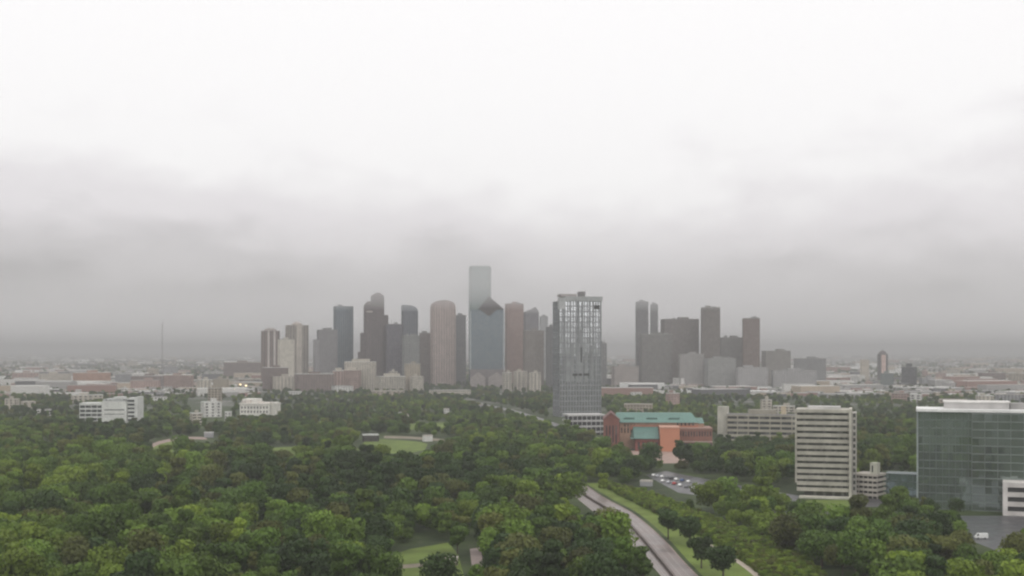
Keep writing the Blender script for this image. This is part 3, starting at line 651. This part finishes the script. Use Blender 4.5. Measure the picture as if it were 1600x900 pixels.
# ------------------------------------------------------------------ smaller buildings one can tell apart
WH, CR, TA, PK, GY, BN, OR = (.64,.63,.6), (.5,.46,.39), (.38,.33,.26), (.38,.27,.235), (.33,.33,.34), (.22,.17,.155), (.43,.26,.19)
small = [
 (20,60,582,598,PK,'faint pinkish long hall at the left picture edge'),
 (62,110,584,601,CR,'long low pale-roofed hall left of the orange brick hall'),
 (115,172,582,604,OR,'long orange brick hall beneath the left horizon'),
 (108,136,595,602,WH,'low white shed in front of the orange brick hall'),
 (76,104,598,607,GY,'grey low houses block in the trees, left of the white office'),
 (112,134,601,607,WH,'white flat-roofed shed above the white office block'),
 (118,127,609,616,WH,'small white house directly above the white office block'),
 (180,206,584,600,GY,'square grey hall right of the orange brick hall'),
 (206,256,587,606,BN,'long brown hall with pale roof edge left of the mast foot'),
 (230,248,576,590,TA,'tan box building beside the mast foot'),
 (255,278,572,590,GY,'grey windowless box building just right of the mast'),
 (188,199,572,581,WH,'bright white small building up near the left horizon'),
 (200,215,565,574,CR,'pale flat hall far off above the bright white one'),
 (256,302,586,608,PK,'pink brick apartment block right of the mast'),
 (204,250,594,611,PK,'low pink block in front of the long brown hall'),
 (190,199,606,617,WH,'little white tower-like house left of the mast line'),
 (237,261,620,628,WH,'low white roof half hidden by trees right of the white office'),
 (112,160,617,630,CR,'pale roof strip just behind the white office'),
 (8,30,623,640,CR,'cream two-storey block at the left picture edge in trees'),
 (33,55,627,638,CR,'low cream block beside the cream two-storey one'),
 (58,80,640,650,WH,'whitish low roof in the woods at far left'),
 (308,330,593,616,CR,'cream apartment block, left half of the cream pair'),
 (333,358,592,614,TA,'tan apartment block, right half of the cream pair'),
 (325,347,606,630,TA,'narrow tan block with white band below the cream pair'),
 (314,346,628,652,WH,'white building with dark open front left of the low white building'),
 (297,316,645,664,CR,'small cream house below the white open-fronted building'),
 (351,362,643,658,WH,'tiny white house between open-fronted and low white building'),
 (319,334,676,684,GY,'small pale hut beside the clearing in the woods'),
 (350,408,566,592,BN,'hazy brown block left of the striped apartment tower'),
 (388,406,572,584,WH,'white low building at the foot of the striped apartment tower'),
 (410,450,574,600,BN,'brown low block under the two rounded apartment towers'),
 (425,460,588,602,CR,'pale greenish low hall under the rounded apartment towers'),
 (460,522,584,608,BN,'long brown warehouse in front of downtown left end'),
 (520,537,579,604,PK,'pink narrow block beside the stepped beige building'),
 (538,588,565,596,CR,'big stepped beige building at the foot of the notched brown tower'),
 (534,564,578,600,PK,'pinkish lower wing before the stepped beige building'),
 (518,552,603,611,WH,'low white roof before the long brown warehouse'),
 (450,471,612,618,WH,'short white roof in the trees left of centre'),
 (588,634,588,606,CR,'beige hall with flat roof right of the stepped beige building'),
 (608,621,580,604,CR,'small raised beige block on the beige flat hall row'),
 (632,657,568,600,TA,'tan square block under the slate blue tower'),
 (640,662,588,604,CR,'cream end of the beige hall row under the barrel-topped tower'),
 (580,632,611,618,TA,'long flat tan shed along the far tree line'),
 (670,736,610,617,CR,'long pale wall-like shed along the tree line under the teal tower'),
 (785,800,582,610,CR,'cream block with vertical stripes, left third of the striped row'),
 (802,824,580,608,CR,'cream block with vertical stripes, middle of the striped row'),
 (826,845,582,612,CR,'cream block with vertical stripes, right third of the striped row'),
 (975,1020,631,645,TA,'long low greenish tan hall behind the green-roofed bank'),
 (1040,1062,614,634,PK,'pinkish white block beyond the green-roofed brick building'),
 (985,1003,613,622,WH,'bright low roof beyond the near high-rise, to its right'),
 (1188,1206,624,650,CR,'cream block rising behind the long beige office slab'),
 (1208,1242,634,652,CR,'low cream roofs behind the long beige office slab'),
 (1330,1345,588,600,WH,'small white roof left of the slim pinnacled tower'),
 (1352,1363,596,606,PK,'small pinkish block below the cream square tower'),
 (1393,1420,614,630,PK,'pinkish low complex below the dark raised-centre block'),
 (1422,1440,616,628,WH,'white low roofs right of the pinkish low complex'),
 (1436,1460,590,604,GY,'grey block with white roof right of the dark raised-centre block'),
 (1441,1450,579,592,PK,'pink square block far off on the right'),
 (1475,1491,595,603,WH,'small bright building in the right middle distance'),
 (1510,1566,600,608,WH,'very long white low warehouse at the right'),
 (1515,1523,585,598,TA,'tan narrow block above the very long white warehouse'),
 (1530,1570,582,596,BN,'brown wide block beyond the very long white warehouse'),
 (1576,1600,583,597,TA,'tan block at the right picture edge near the horizon'),
 (1480,1500,578,588,CR,'pale block near the right horizon'),
 (1462,1478,583,594,PK,'pinkish square block near the right horizon'),
 (1525,1552,618,632,CR,'cream roofs right above the dark glass block'),
 (1468,1510,624,636,TA,'tan low roofs just behind the dark glass block'),
 (1556,1600,616,630,GY,'grey shed roofs behind the dark glass block at the edge'),
 (748,762,633,640,GY,'grey hut in the park trees below downtown'),
 (693,702,638,650,WH,'small white house in the park trees left of the parkway'),
 (622,642,645,651,CR,'low pale pavilion in the park north of the big lawn'),
 (660,676,681,690,WH,'white garden pavilion beside the big lawn'),
 (566,592,680,690,(.07,.06,.06),'dark-roofed shelter at the left end of the big lawn'),
 (700,716,873,884,(.4,.34,.3),'small flat-roofed shelter in the bottom clearing'),
 (1000,1020,752,760,GY,'grey kiosk beside the parking lot below the brick bank'),
]
FOOT = []
for i, (a, b, yt, yb, c, lab) in enumerate(small):
    d = gd(yb)
    if 405 < (a+b)/2 < 960 and yb < 613: d = 2560-max(0, yb-588)*7
    hgt = hz(yt, d)
    nm = 'pavilion' if 'pavilion' in lab or 'shelter' in lab or 'kiosk' in lab else 'hut' if 'hut' in lab else 'house' if 'house' in lab else 'warehouse' if ('hall' in lab or 'shed' in lab or 'warehouse' in lab) else 'apartment_block' if 'apartment' in lab else 'low_rise_building'
    cat = nm.replace('_', ' ').replace('low rise ', '')
    rr, ww, dd_, hh_ = block(nm, lab, a, b, yt, d=d, wall=c, rot=random.choice((-14, -6, 5, 12, 18)), ratio=random.uniform(.4, .9) if b-a < 45 else .35, fh=3.6, bay=random.choice((4, 5, 7)),
          band=random.choice((.5, .6)), pier=random.choice((.3, .5, .6)), roof=random.choice(((.6,.6,.58), (.35,.34,.33), (.5,.46,.42))), pent=hgt > 12, cat=cat, rich=hgt > 5,
          gl=(.05,.05,.055))
    if 'stepped beige' in lab: MB().box(-ww*.5, ww*.6, -dd_*.7, dd_*.7, hh_-.6, hh_+5).build('upper_step', paint(CR), rr)
    FOOT.append((rr.location.x, rr.location.y, max(ww, dd_)+3))
# open freeway viaduct in front of downtown
def viaduct(label, P, wd, z):
    A = [Vector(((px-800)/F*d, d, 0)) for px, d in P]
    r = tag(empty('viaduct', (0, 0, 0)), label, 'viaduct')
    o = ribbon('deck', A, wd, z, z+1.6, paint((.5,.48,.43))); o.parent = r
    for s in (-1, 1):
        o = ribbon('parapet', A, .5, z+1.6, z+2.6, paint((.58,.56,.5)), s*wd/2); o.parent = r
    for a, b in zip(A, A[1:]):
        n = max(1, int((b-a).length/35))
        for k in range(n):
            p = a.lerp(b, k/n); q = MB().cyl(p.x, p.y, 0, z, 1.2, 1.2, 8); q.build('pier', paint((.42,.4,.36)), r)
viaduct('pale freeway viaduct slanting across below the rounded apartment towers', [(395,3100),(420,2950),(450,2800),(485,2600)], 16, 8)
viaduct('long level freeway viaduct below the left end of downtown', [(300,2950),(345,2980),(400,3040),(440,3100)], 12, 8)

# ------------------------------------------------------------------ lamps seen lit along the wet street
lampm = emit((1, .8, .5), 3.5)
for i, (px, py, lab) in enumerate(((366,612,'lit street lamp with warm glow, left one above the low white building'), (376,604,'lit street lamp with warm glow, farthest along the wet street'), (385,606,'lit street lamp with warm glow, nearest the low white building'))):
    d = gd(py+6); p = Vector(((px-800)/F*d, d, 0)); r = tag(empty('street_lamp', p), lab, 'street lamp', 'lit lamps along the wet street')
    MB().cyl(0, 0, 0, 13, .25, .15, 8).box(-.1, .1, -2.5, .1, 12.8, 13).build('pole', paint((.3,.3,.3)), r)
    hd = MB().box(-1.6, 1.6, -4, -1.8, 12.6, 13.4).build('lamp_head', paint((.4,.4,.4)), r)
    MB().box(-1.5, 1.5, -4.2, -1.9, 10.6, 12.6).build('lantern', lampm, r)

# ------------------------------------------------------------------ vehicles
def car_parts(col, van=False):
    r = empty('parked_van' if van else 'parked_car', (0, 0, 0)); cp = paint(col, .3, .05)
    if van: prof = [(-2.7,.35),(2.6,.35),(2.7,1.1),(2.1,1.3),(1.6,2.3),(-2.6,2.4),(-2.7,1.8)]
    else: prof = [(-2.2,.3),(2.2,.3),(2.25,.75),(1.2,.92),(.6,1.42),(-1.0,1.45),(-1.7,1.0),(-2.25,.9)]
    m = MB(); m.extrude_y(prof, -.9, .9); o = m.build('body', cp, r)
    md = o.modifiers.new('b', 'BEVEL'); md.width = .08; md.segments = 2
    if van: MB().extrude_y([(1.15,1.4),(2.02,1.4),(1.62,2.15),(1.15,2.15)], -.92, .92).build('window', glass(), r)
    else: MB().extrude_y([(-1.45,.98),(1.0,.98),(.5,1.36),(-.95,1.38)], -.92, .92).build('window', glass(), r)
    for x in (-1.4, 1.4):
        for y in (-.82, .82):
            n = 12; q = MB(); q.extrude_y([(x+.34*math.cos(2*math.pi*i/n), .34+.34*math.sin(2*math.pi*i/n)) for i in range(n)], y-.12, y+.12); q.build('wheel', paint((.03,.03,.03)), r)
    for y in (-.65, .65): MB().box(2.2 if not van else 2.6, 2.28 if not van else 2.72, y-.18, y+.18, .6, .78).build('headlight', paint((.7,.7,.7)), r)
    return r
def cp_tree(o, parent=None):
    c = o.copy(); C.objects.link(c)
    if parent: c.parent = parent
    for ch in list(o.children): cp_tree(ch, c)
    return c
cols = {'white': (.78,.78,.76), 'silver': (.45,.46,.48), 'black': (.03,.03,.035), 'red': (.35,.03,.03), 'blue': (.05,.09,.22), 'grey': (.16,.165,.17)}
protos = {}
ordn = ['first','second','third','fourth','fifth','sixth','seventh','eighth','ninth','tenth','eleventh','twelfth','thirteenth','fourteenth','fifteenth','sixteenth','seventeenth','eighteenth','nineteenth','twentieth',
        'twenty-first','twenty-second','twenty-third','twenty-fourth','twenty-fifth','twenty-sixth','twenty-seventh','twenty-eighth','twenty-ninth','thirtieth','thirty-first','thirty-second','thirty-third','thirty-fourth','thirty-fifth','thirty-sixth']
def car(px, py, rz, col, lab, group='cars in the lot below the brick building'):
    if col not in protos: protos[col] = o = car_parts(cols[col])
    else: o = cp_tree(protos[col])
    o.location = gp(px, py, .05); o.rotation_euler.z = rz; tag(o, lab, 'car', group)
rows = [[(1022,744),(1028,745),(1035,746.2),(1042,747.5),(1049,749),(1057,750.5),(1066,752),(1076,754)], [(1036,753),(1045,755),(1054,757),(1063,759.5),(1073,762),(1084,764)], [(1120,762),(1132,764),(1145,766),(1159,769),(1174,771.5),(1190,774),(1207,777)]]
cc = ['white','silver','white','grey','black','white','blue','white', 'white','silver','red','white','grey','white', 'silver','white','black','white','blue','white','silver']
k = 0
for ri, rw in enumerate(rows):
    for ci, (x, y) in enumerate(rw):
        c = cc[k]; k += 1
        car(x, y, R(62+ci*.5), c, f'{c} car, {ordn[ci]} from the left in the {("farthest","middle","nearest")[ri]} row of the lot')
m = MB()
for rw in rows:
    for (x0, y0), (x1, y1) in zip(rw, rw[1:]):
        p = gp((x0+x1)/2, (y0+y1)/2); dx, dy = math.cos(R(63)), math.sin(R(63)); j = len(m.v)
        m.v += [(p.x-dx*2.6-dy*.1, p.y-dy*2.6+dx*.1, .07), (p.x-dx*2.6+dy*.1, p.y-dy*2.6-dx*.1, .07), (p.x+dx*2.6+dy*.1, p.y+dy*2.6-dx*.1, .07), (p.x+dx*2.6-dy*.1, p.y+dy*2.6+dx*.1, .07)]; m.f.append((j, j+1, j+2, j+3))
tag(m.build('parking_marking', paint((.6,.6,.58))), kind='structure')
van = car_parts(cols['white'], True); van.location = gp(1342, 786, .07); van.rotation_euler.z = R(8); van.name = 'parked_van'; tag(van, 'white van on the road right of the white banded block', 'van')
van2 = cp_tree(van); van2.location = gp(1533, 842, .05); van2.rotation_euler.z = R(176); tag(van2, 'white van in the gap in the trees below the dark glass block', 'van')

# ------------------------------------------------------------------ trees
TONES = [('dark green', (.037,.07,.018)), ('mid green', (.068,.122,.02)), ('bright yellow-green', (.145,.21,.026)), ('olive green', (.095,.112,.028)), ('fresh green', (.105,.172,.025))]
LM = [leaf_mat('foliage '+t, c) for t, c in TONES]; BARK = paint((.09,.07,.055), .9, .3, 1.0, 'bark')
def crown_mesh(seed, rad=7.5, ht=9.0, z0=4.0, n_l=13, quads=2800, size=.62, cone=0.0):
    rnd = random.Random(seed); lobes = []
    for i in range(n_l):
        a = rnd.uniform(0, 6.283); t = (i+.5)/n_l
        zz = z0+ht*(.18+.62*rnd.random()); k = 1-cone*(zz-z0)/ht
        rr = rad*rnd.uniform(.35, .68)*math.sqrt(t)*k; lr = rad*rnd.uniform(.28, .48)*(k*.6+.4)
        lobes.append((rr*math.cos(a), rr*math.sin(a), zz, lr))
    lobes.append((rnd.uniform(-1,1), rnd.uniform(-1,1), z0+ht*.72, rad*.42)); lobes.append((0, 0, z0+ht*.42, rad*.58))
    tot = sum(l[3]**2 for l in lobes); V = []; Fc = []; vals = []
    for (cx, cy_, cz, lr) in lobes:
        tone = rnd.random()
        for q in range(int(quads*lr*lr/tot)):
            d_ = Vector((rnd.gauss(0,1), rnd.gauss(0,1), rnd.gauss(0.25,1))).normalized(); rr = lr*(rnd.uniform(.72, 1.08))
            p = Vector((cx, cy_, cz))+Vector((d_.x*rr, d_.y*rr, d_.z*rr*.8))
            nrm = (d_+Vector((rnd.gauss(0,.45), rnd.gauss(0,.45), rnd.gauss(0,.45)))).normalized()
            u = nrm.cross(Vector((rnd.gauss(0,1), rnd.gauss(0,1), rnd.gauss(0,1)))).normalized(); v = nrm.cross(u); s = size*rnd.uniform(.5, 1.15)
            b = len(V); V += [p+u*s, p+v*s*.8, p-u*s*.9, p-v*s*.7]; Fc.append((b, b+1, b+2, b+3)); vals += [tone*.6+rnd.random()*.4]*4
    me = bpy.data.meshes.new('crown'); me.from_pydata([tuple(x) for x in V], [], Fc)
    at = me.attributes.new('leaf', 'FLOAT', 'POINT'); at.data.foreach_set('value', vals)
    me.materials.append(None); return me
def trunk_mesh(seed, z1=8.5, rad=.38, spread=3.5):
    rnd = random.Random(seed); m = MB(); m.cyl(0, 0, -.2, z1*.55, rad, rad*.7, 8)
    for i in range(5):
        a = i*1.26+rnd.random(); l = rnd.uniform(.6, 1)*spread; n = 6; r0 = rad*.45; b = len(m.v)
        p0 = Vector((0, 0, z1*.45)); p1 = Vector((l*math.cos(a), l*math.sin(a), z1*rnd.uniform(.8, 1.1)))
        for p, r_ in ((p0, r0), (p1, r0*.35)):
            m.v += [(p.x+r_*math.cos(2*math.pi*j/n), p.y+r_*math.sin(2*math.pi*j/n), p.z) for j in range(n)]
        m.f += [(b+j, b+(j+1)%n, b+n+(j+1)%n, b+n+j) for j in range(n)]
    me = bpy.data.meshes.new('trunk'); me.from_pydata(m.v, [], m.f); me.materials.append(BARK); return me
SHAPES = [('broad', crown_mesh(1), trunk_mesh(1)), ('round', crown_mesh(2, 6.2, 9.5, 3.5, 11, 2500), trunk_mesh(2)), ('tall', crown_mesh(3, 5.2, 12.5, 4.0, 13, 2500, .6, .45), trunk_mesh(3, 10)),
          ('spreading', crown_mesh(4, 9.0, 8.0, 3.5, 16, 3400), trunk_mesh(4, 8, .5, 5)), ('ragged', crown_mesh(5, 6.8, 10.0, 3.5, 8, 2200, .7), trunk_mesh(5)),
          ('lopsided', crown_mesh(16, 7.8, 8.5, 3.5, 7, 2600, .6), trunk_mesh(6)), ('open', crown_mesh(27, 7.6, 11.0, 4.0, 19, 1900, .6), trunk_mesh(7, 10)), ('slim', crown_mesh(38, 4.6, 13.0, 3.5, 15, 2300, .55, .55), trunk_mesh(8, 11))]
def inside(p, poly):
    x, y = p; c = False; j = len(poly)-1
    for i in range(len(poly)):
        if (poly[i][1] > y) != (poly[j][1] > y) and x < (poly[j][0]-poly[i][0])*(y-poly[i][1])/(poly[j][1]-poly[i][1])+poly[i][0]: c = not c
        j = i
    return c
# ground kept clear of trees (roads, lawns, buildings), as outlines on the ground given through photo pixels
CLEAR = [
 [(296,606),(362,606),(364,668),(296,674)],
 [(896,754),(916,754),(950,779),(990,799),(1022,820),(1048,848),(1074,875),(1100,902),(1190,1010),(1060,1010),(1012,940),(975,885),(962,858),(932,842),(896,812),(890,772)],
 [(930,752),(1000,765),(1060,792),(1110,812),(1185,840),(1280,890),(1420,1010),(1180,1010),(1100,902),(1048,848),(990,799),(950,775)],
 [(545,728),(560,680),(600,679),(700,683),(730,690),(722,700),(680,704),(674,728)], [(408,730),(420,697),(464,695),(468,730)],
 [(598,935),(606,866),(640,852),(712,845),(760,850),(764,895),(735,935)], [(212,726),(240,690),(285,680),(345,680),(345,700),(304,708),(270,728)],
 [(724,696),(740,696),(776,704),(808,716),(822,732),(806,734),(786,720),(756,708)],
 [(1000,742),(1040,733),(1110,746),(1260,772),(1245,796),(1130,790),(1100,800),(1040,790),(1005,765)], [(1240,760),(1440,765),(1440,796),(1400,812),(1380,832),(1300,832),(1240,812)],
 [(1428,784),(1700,784),(1700,812),(1428,803)],
 [(1336,746),(1440,746),(1440,783),(1336,783)], [(1500,895),(1496,806),(1700,806),(1700,868),(1590,872),(1580,905),(1510,905)],
 [(936,684),(1118,684),(1118,714),(1066,732),(1010,732),(980,722),(936,714)], [(1112,684),(1310,684),(1310,696),(1112,698)], [(1235,760),(1350,760),(1350,815),(1270,822),(1240,806)],
 [(118,654),(222,654),(222,669),(118,669)], [(366,642),(430,642),(430,655),(366,655)], [(860,636),(950,640),(952,680),(870,680),(850,660)],
 [(364,596),(380,596),(404,622),(376,622)], [(726,622),(800,637),(850,652),(955,686),(955,698),(880,676),(800,648),(726,632)], [(625,676),(645,662),(700,660),(720,667),(690,676)], [(682,868),(708,868),(710,935),(682,935)],
]
def is_clear(x, y):
    p = (800+x/y*F, HY+F*H/y)
    if any(inside(p, q) for q in CLEAR): return True
    return any(abs(x-a) < r_ and -r_-14 < y-b < r_ for a, b, r_ in FOOT)
def density(x, y):
    return .5+.5*math.sin(x*.009+1.3*math.sin(y*.004))*math.cos(y*.007+x*.002)
rnd = random.Random(5)
first = {}; ntree = 0; TR = 300
def plant(x, y, tone, shape, s, lab):
    nm, cm, tm = SHAPES[shape]
    r = tag(empty('tree', (x, y, 0), rnd.uniform(0, 6.28)), lab, 'tree', 'trees of the near woods'); r.scale = (s, s, s*rnd.uniform(.9, 1.1))
    c = bpy.data.objects.new('crown', cm); C.objects.link(c); c.parent = r; c.material_slots[0].link = 'OBJECT'; c.material_slots[0].material = LM[tone]
    t = bpy.data.objects.new('trunk', tm); C.objects.link(t); t.parent = r
    first.setdefault((shape, tone), c); return r
def pick_tone(x, y):
    v = density(x*1.7+40, y*1.3)+rnd.gauss(0, .28)
    return 0 if v < .28 else 3 if v < .42 else 1 if v < .68 else 4 if v < .92 else 2
rowd = 391.0; near_rows = []
while ntree < TR:
    row = []; st = 12.2; half = .425*rowd; n = int(2*half/st)
    for i in range(n+1):
        x = -half+i*st+rnd.uniform(-3.5, 3.5); y = rowd+rnd.uniform(-3.5, 3.5)
        if is_clear(x, y): continue
        row.append((x, y))
    if ntree+len(row) > TR: break
    row.sort(key=lambda p: p[0]/p[1]); near_rows.append(row); ntree += len(row); rowd += 11.8
NEAR_END = rowd-5
SN = ['broad', 'rounded', 'tall', 'spreading', 'ragged', 'lopsided', 'open-crowned', 'slim']
for ri, row in enumerate(near_rows):
    for ci, (x, y) in enumerate(row):
        t, s_ = pick_tone(x, y), rnd.choice((0,0,1,2,3,3,4,5,5,6,6,7))
        where = 'nearest row' if ri == 0 else f'{ordn[ri]} row back'
        plant(x, y, t, s_, rnd.uniform(.7, 1.3), f'{SN[s_]} {TONES[t][0]} tree, {ordn[ci]} from the left in the {where} of the woods')
# a few single trees on the verge beside the parkway
for (px, py, t, s_, sc_, lab) in ((1044,842,0,1,1.0,'dark round tree on the verge, left of the pair beside the parkway bend'), (1078,852,0,0,1.0,'dark broad tree on the verge, right of the pair beside the parkway bend'),
        (1096,888,0,1,.85,'small dark tree between the parkway and the pale verge path'), (1130,905,0,0,1.0,'dark broad tree at the bottom edge beside the pale verge path'),
        (715,866,1,1,.8,'small round tree standing free in the bottom clearing'), (728,704,1,1,.8,'lone tree by the dirt track below the big lawn')):
    p = gp(px, py); r = plant(p.x, p.y, t, s_, sc_, lab); r['group'] = 'single trees on grass'

def woods(name, pts, srcs):
    me = bpy.data.meshes.new(name); me.from_pydata([(x, y, z) for x, y, z, s, k, a in pts], [], [])
    for nm, idx, ty in (('scl', 3, 'FLOAT'), ('pick', 4, 'INT'), ('ang', 5, 'FLOAT')):
        at = me.attributes.new(nm, ty, 'POINT'); at.data.foreach_set('value', [p[idx] for p in pts])
    o = bpy.data.objects.new(name, me); C.objects.link(o); tag(o, kind='stuff')
    ng = bpy.data.node_groups.new(name, 'GeometryNodeTree')
    ng.interface.new_socket('Geometry', in_out='INPUT', socket_type='NodeSocketGeometry'); ng.interface.new_socket('Geometry', in_out='OUTPUT', socket_type='NodeSocketGeometry')
    n = ng.nodes.new; l = ng.links.new; gi = n('NodeGroupInput'); go = n('NodeGroupOutput'); j = n('GeometryNodeJoinGeometry')
    for s in reversed(srcs):
        oi = n('GeometryNodeObjectInfo'); oi.inputs['Object'].default_value = s; oi.inputs['As Instance'].default_value = True; oi.transform_space = 'ORIGINAL'; l(oi.outputs['Geometry'], j.inputs[0])
    ip = n('GeometryNodeInstanceOnPoints'); l(gi.outputs[0], ip.inputs['Points']); l(j.outputs[0], ip.inputs['Instance']); ip.inputs['Pick Instance'].default_value = True
    def attr(nm, ty):
        q = n('GeometryNodeInputNamedAttribute'); q.data_type = ty; q.inputs['Name'].default_value = nm; return q.outputs[0]
    l(attr('pick', 'INT'), ip.inputs['Instance Index']); l(attr('scl', 'FLOAT'), ip.inputs['Scale'])
    cx = n('ShaderNodeCombineXYZ'); l(attr('ang', 'FLOAT'), cx.inputs[2]); l(cx.outputs[0], ip.inputs['Rotation']); l(ip.outputs[0], go.inputs[0])
    o.modifiers.new('scatter', 'NODES').node_group = ng; return o
keys = sorted(first); srcs = [first[k] for k in keys]; by_tone = {t: [i for i, k in enumerate(keys) if k[1] == t] for t in range(5)}
pts = []
y = NEAR_END
while y < 2100:
    st = 11.0 if y < 950 else 12.0; half = .46*y+70; x = -half
    while x < half:
        xx, yy = x+rnd.uniform(-.42, .42)*st, y+rnd.uniform(-.42, .42)*st
        ppx = 800+xx/yy*F
        if rnd.random() < (.96 if yy < 1400 else (.45+.45*density(xx, yy))*(.5 if yy > 1700 and (ppx < 480 or ppx > 1120) else 1)) and not is_clear(xx, yy):
            t = pick_tone(xx, yy); t = 1 if t == 2 and yy > 950 and rnd.random() < .5 else t
            pts.append((xx, yy, -rnd.uniform(0, 1.5), rnd.uniform(.45, .8)+rnd.random()**2*.75 if yy < 950 else rnd.uniform(.5, 1.0) if yy < 1300 else rnd.uniform(.45, .75), rnd.choice(by_tone[t]), rnd.uniform(0, 6.28)))
        x += st
    y += st
woods('woods', pts, srcs)
pts2 = []
y = 2100
while y < 8000:
    st = 16+(y-2100)*.007; half = .47*y; x = -half
    while x < half:
        xx, yy = x+rnd.uniform(-.5, .5)*st, y+rnd.uniform(-.5, .5)*st
        dn = density(xx*.6, yy*.5)*.7+.15
        dn *= .5 if abs(xx) > 400 else 1
        if rnd.random() < dn and not any(abs(xx-a) < r_ and abs(yy-b) < r_ for a, b, r_ in FOOT[:60]):
            pts2.append((xx, yy, -2.5, rnd.uniform(.5, .85)*(1 if yy < 3300 else 1.35), rnd.choice(by_tone[rnd.choice((0, 0, 1, 3))]), rnd.uniform(0, 6.28)))
        x += st
    y += st
woods('far_woods', pts2, srcs)

VERGE = [(940,757),(1008,772),(1066,794),(1118,816),(1186,842),(1262,880),(1310,925),(1215,925),(1168,880),(1112,846),(1052,815),(1002,790),(965,772)]
pts3 = []
while len(pts3) < 4200:
    x, y = rnd.uniform(30, 160), rnd.uniform(430, 790); p = (800+x/y*F, HY+F*H/y)
    if inside(p, VERGE) and rnd.random() < .35+.65*density(x*4, y*4): pts3.append((x, y, -1.2, rnd.uniform(.16, .34), rnd.choice(by_tone[rnd.choice((4, 2, 2, 2, 3))]), rnd.uniform(0, 6.28)))
woods('undergrowth', pts3, srcs)

# ------------------------------------------------------------------ the flat city that reaches to the horizon
def far_city():
    rn = random.Random(9); m = MB(); cols_ = []
    pal = [(.6,.59,.56)]*3+[(.34,.33,.32)]*4+[(.42,.35,.27)]*3+[(.3,.19,.16)]*3+[(.12,.12,.125)]*3+[(.72,.72,.7)]
    for i in range(6500):
        y = 2150*math.exp(rn.random()*math.log(18000/2150)); x = rn.uniform(-.47, .47)*y; px = 800+x/y*F
        if y < 3100 and 405 < px < 960: continue
        if density(x*.35, y*.3) < .25 and rn.random() < .6: continue
        big = rn.random(); s = rn.uniform(6, 16) if big < .82 else rn.uniform(18, 42); h = rn.uniform(4, 8) if big < .93 else rn.uniform(10, 20)
        if y < 4500 and big < .5: h = 5
        b = len(m.v); a = rn.choice((.2, .25, -.1)); ca, sa = math.cos(a), math.sin(a); wx, wy = s*rn.uniform(.7, 1.6), s*rn.uniform(.4, .8)
        m.box(-wx, wx, -wy, wy, 0, h); m.v[b:] = [(x+ca*p[0]-sa*p[1], y+sa*p[0]+ca*p[1], p[2]) for p in m.v[b:]]
        c = rn.choice(pal); rc = rn.choice(pal[:7]+pal[-1:]); cols_ += [c, rc, c, c, c, c]
    g = G('far roofs and walls'); at = g.n('Attribute', attribute_name='tint'); mt = g.bsdf(at.outputs['Color'], .8, 0, .3)
    me = bpy.data.meshes.new('distant_city'); me.from_pydata(m.v, [], m.f); me.materials.append(mt)
    ca_ = me.color_attributes.new('tint', 'FLOAT_COLOR', 'CORNER'); data = []
    for p, c in zip(me.polygons, cols_): data += [c[0], c[1], c[2], 1]*4
    ca_.data.foreach_set('color', data)
    o = bpy.data.objects.new('distant_city', me); C.objects.link(o); tag(o, kind='stuff')
far_city()
print('trees', ntree, 'woods', len(pts), len(pts2), 'rows', len(near_rows), NEAR_END)
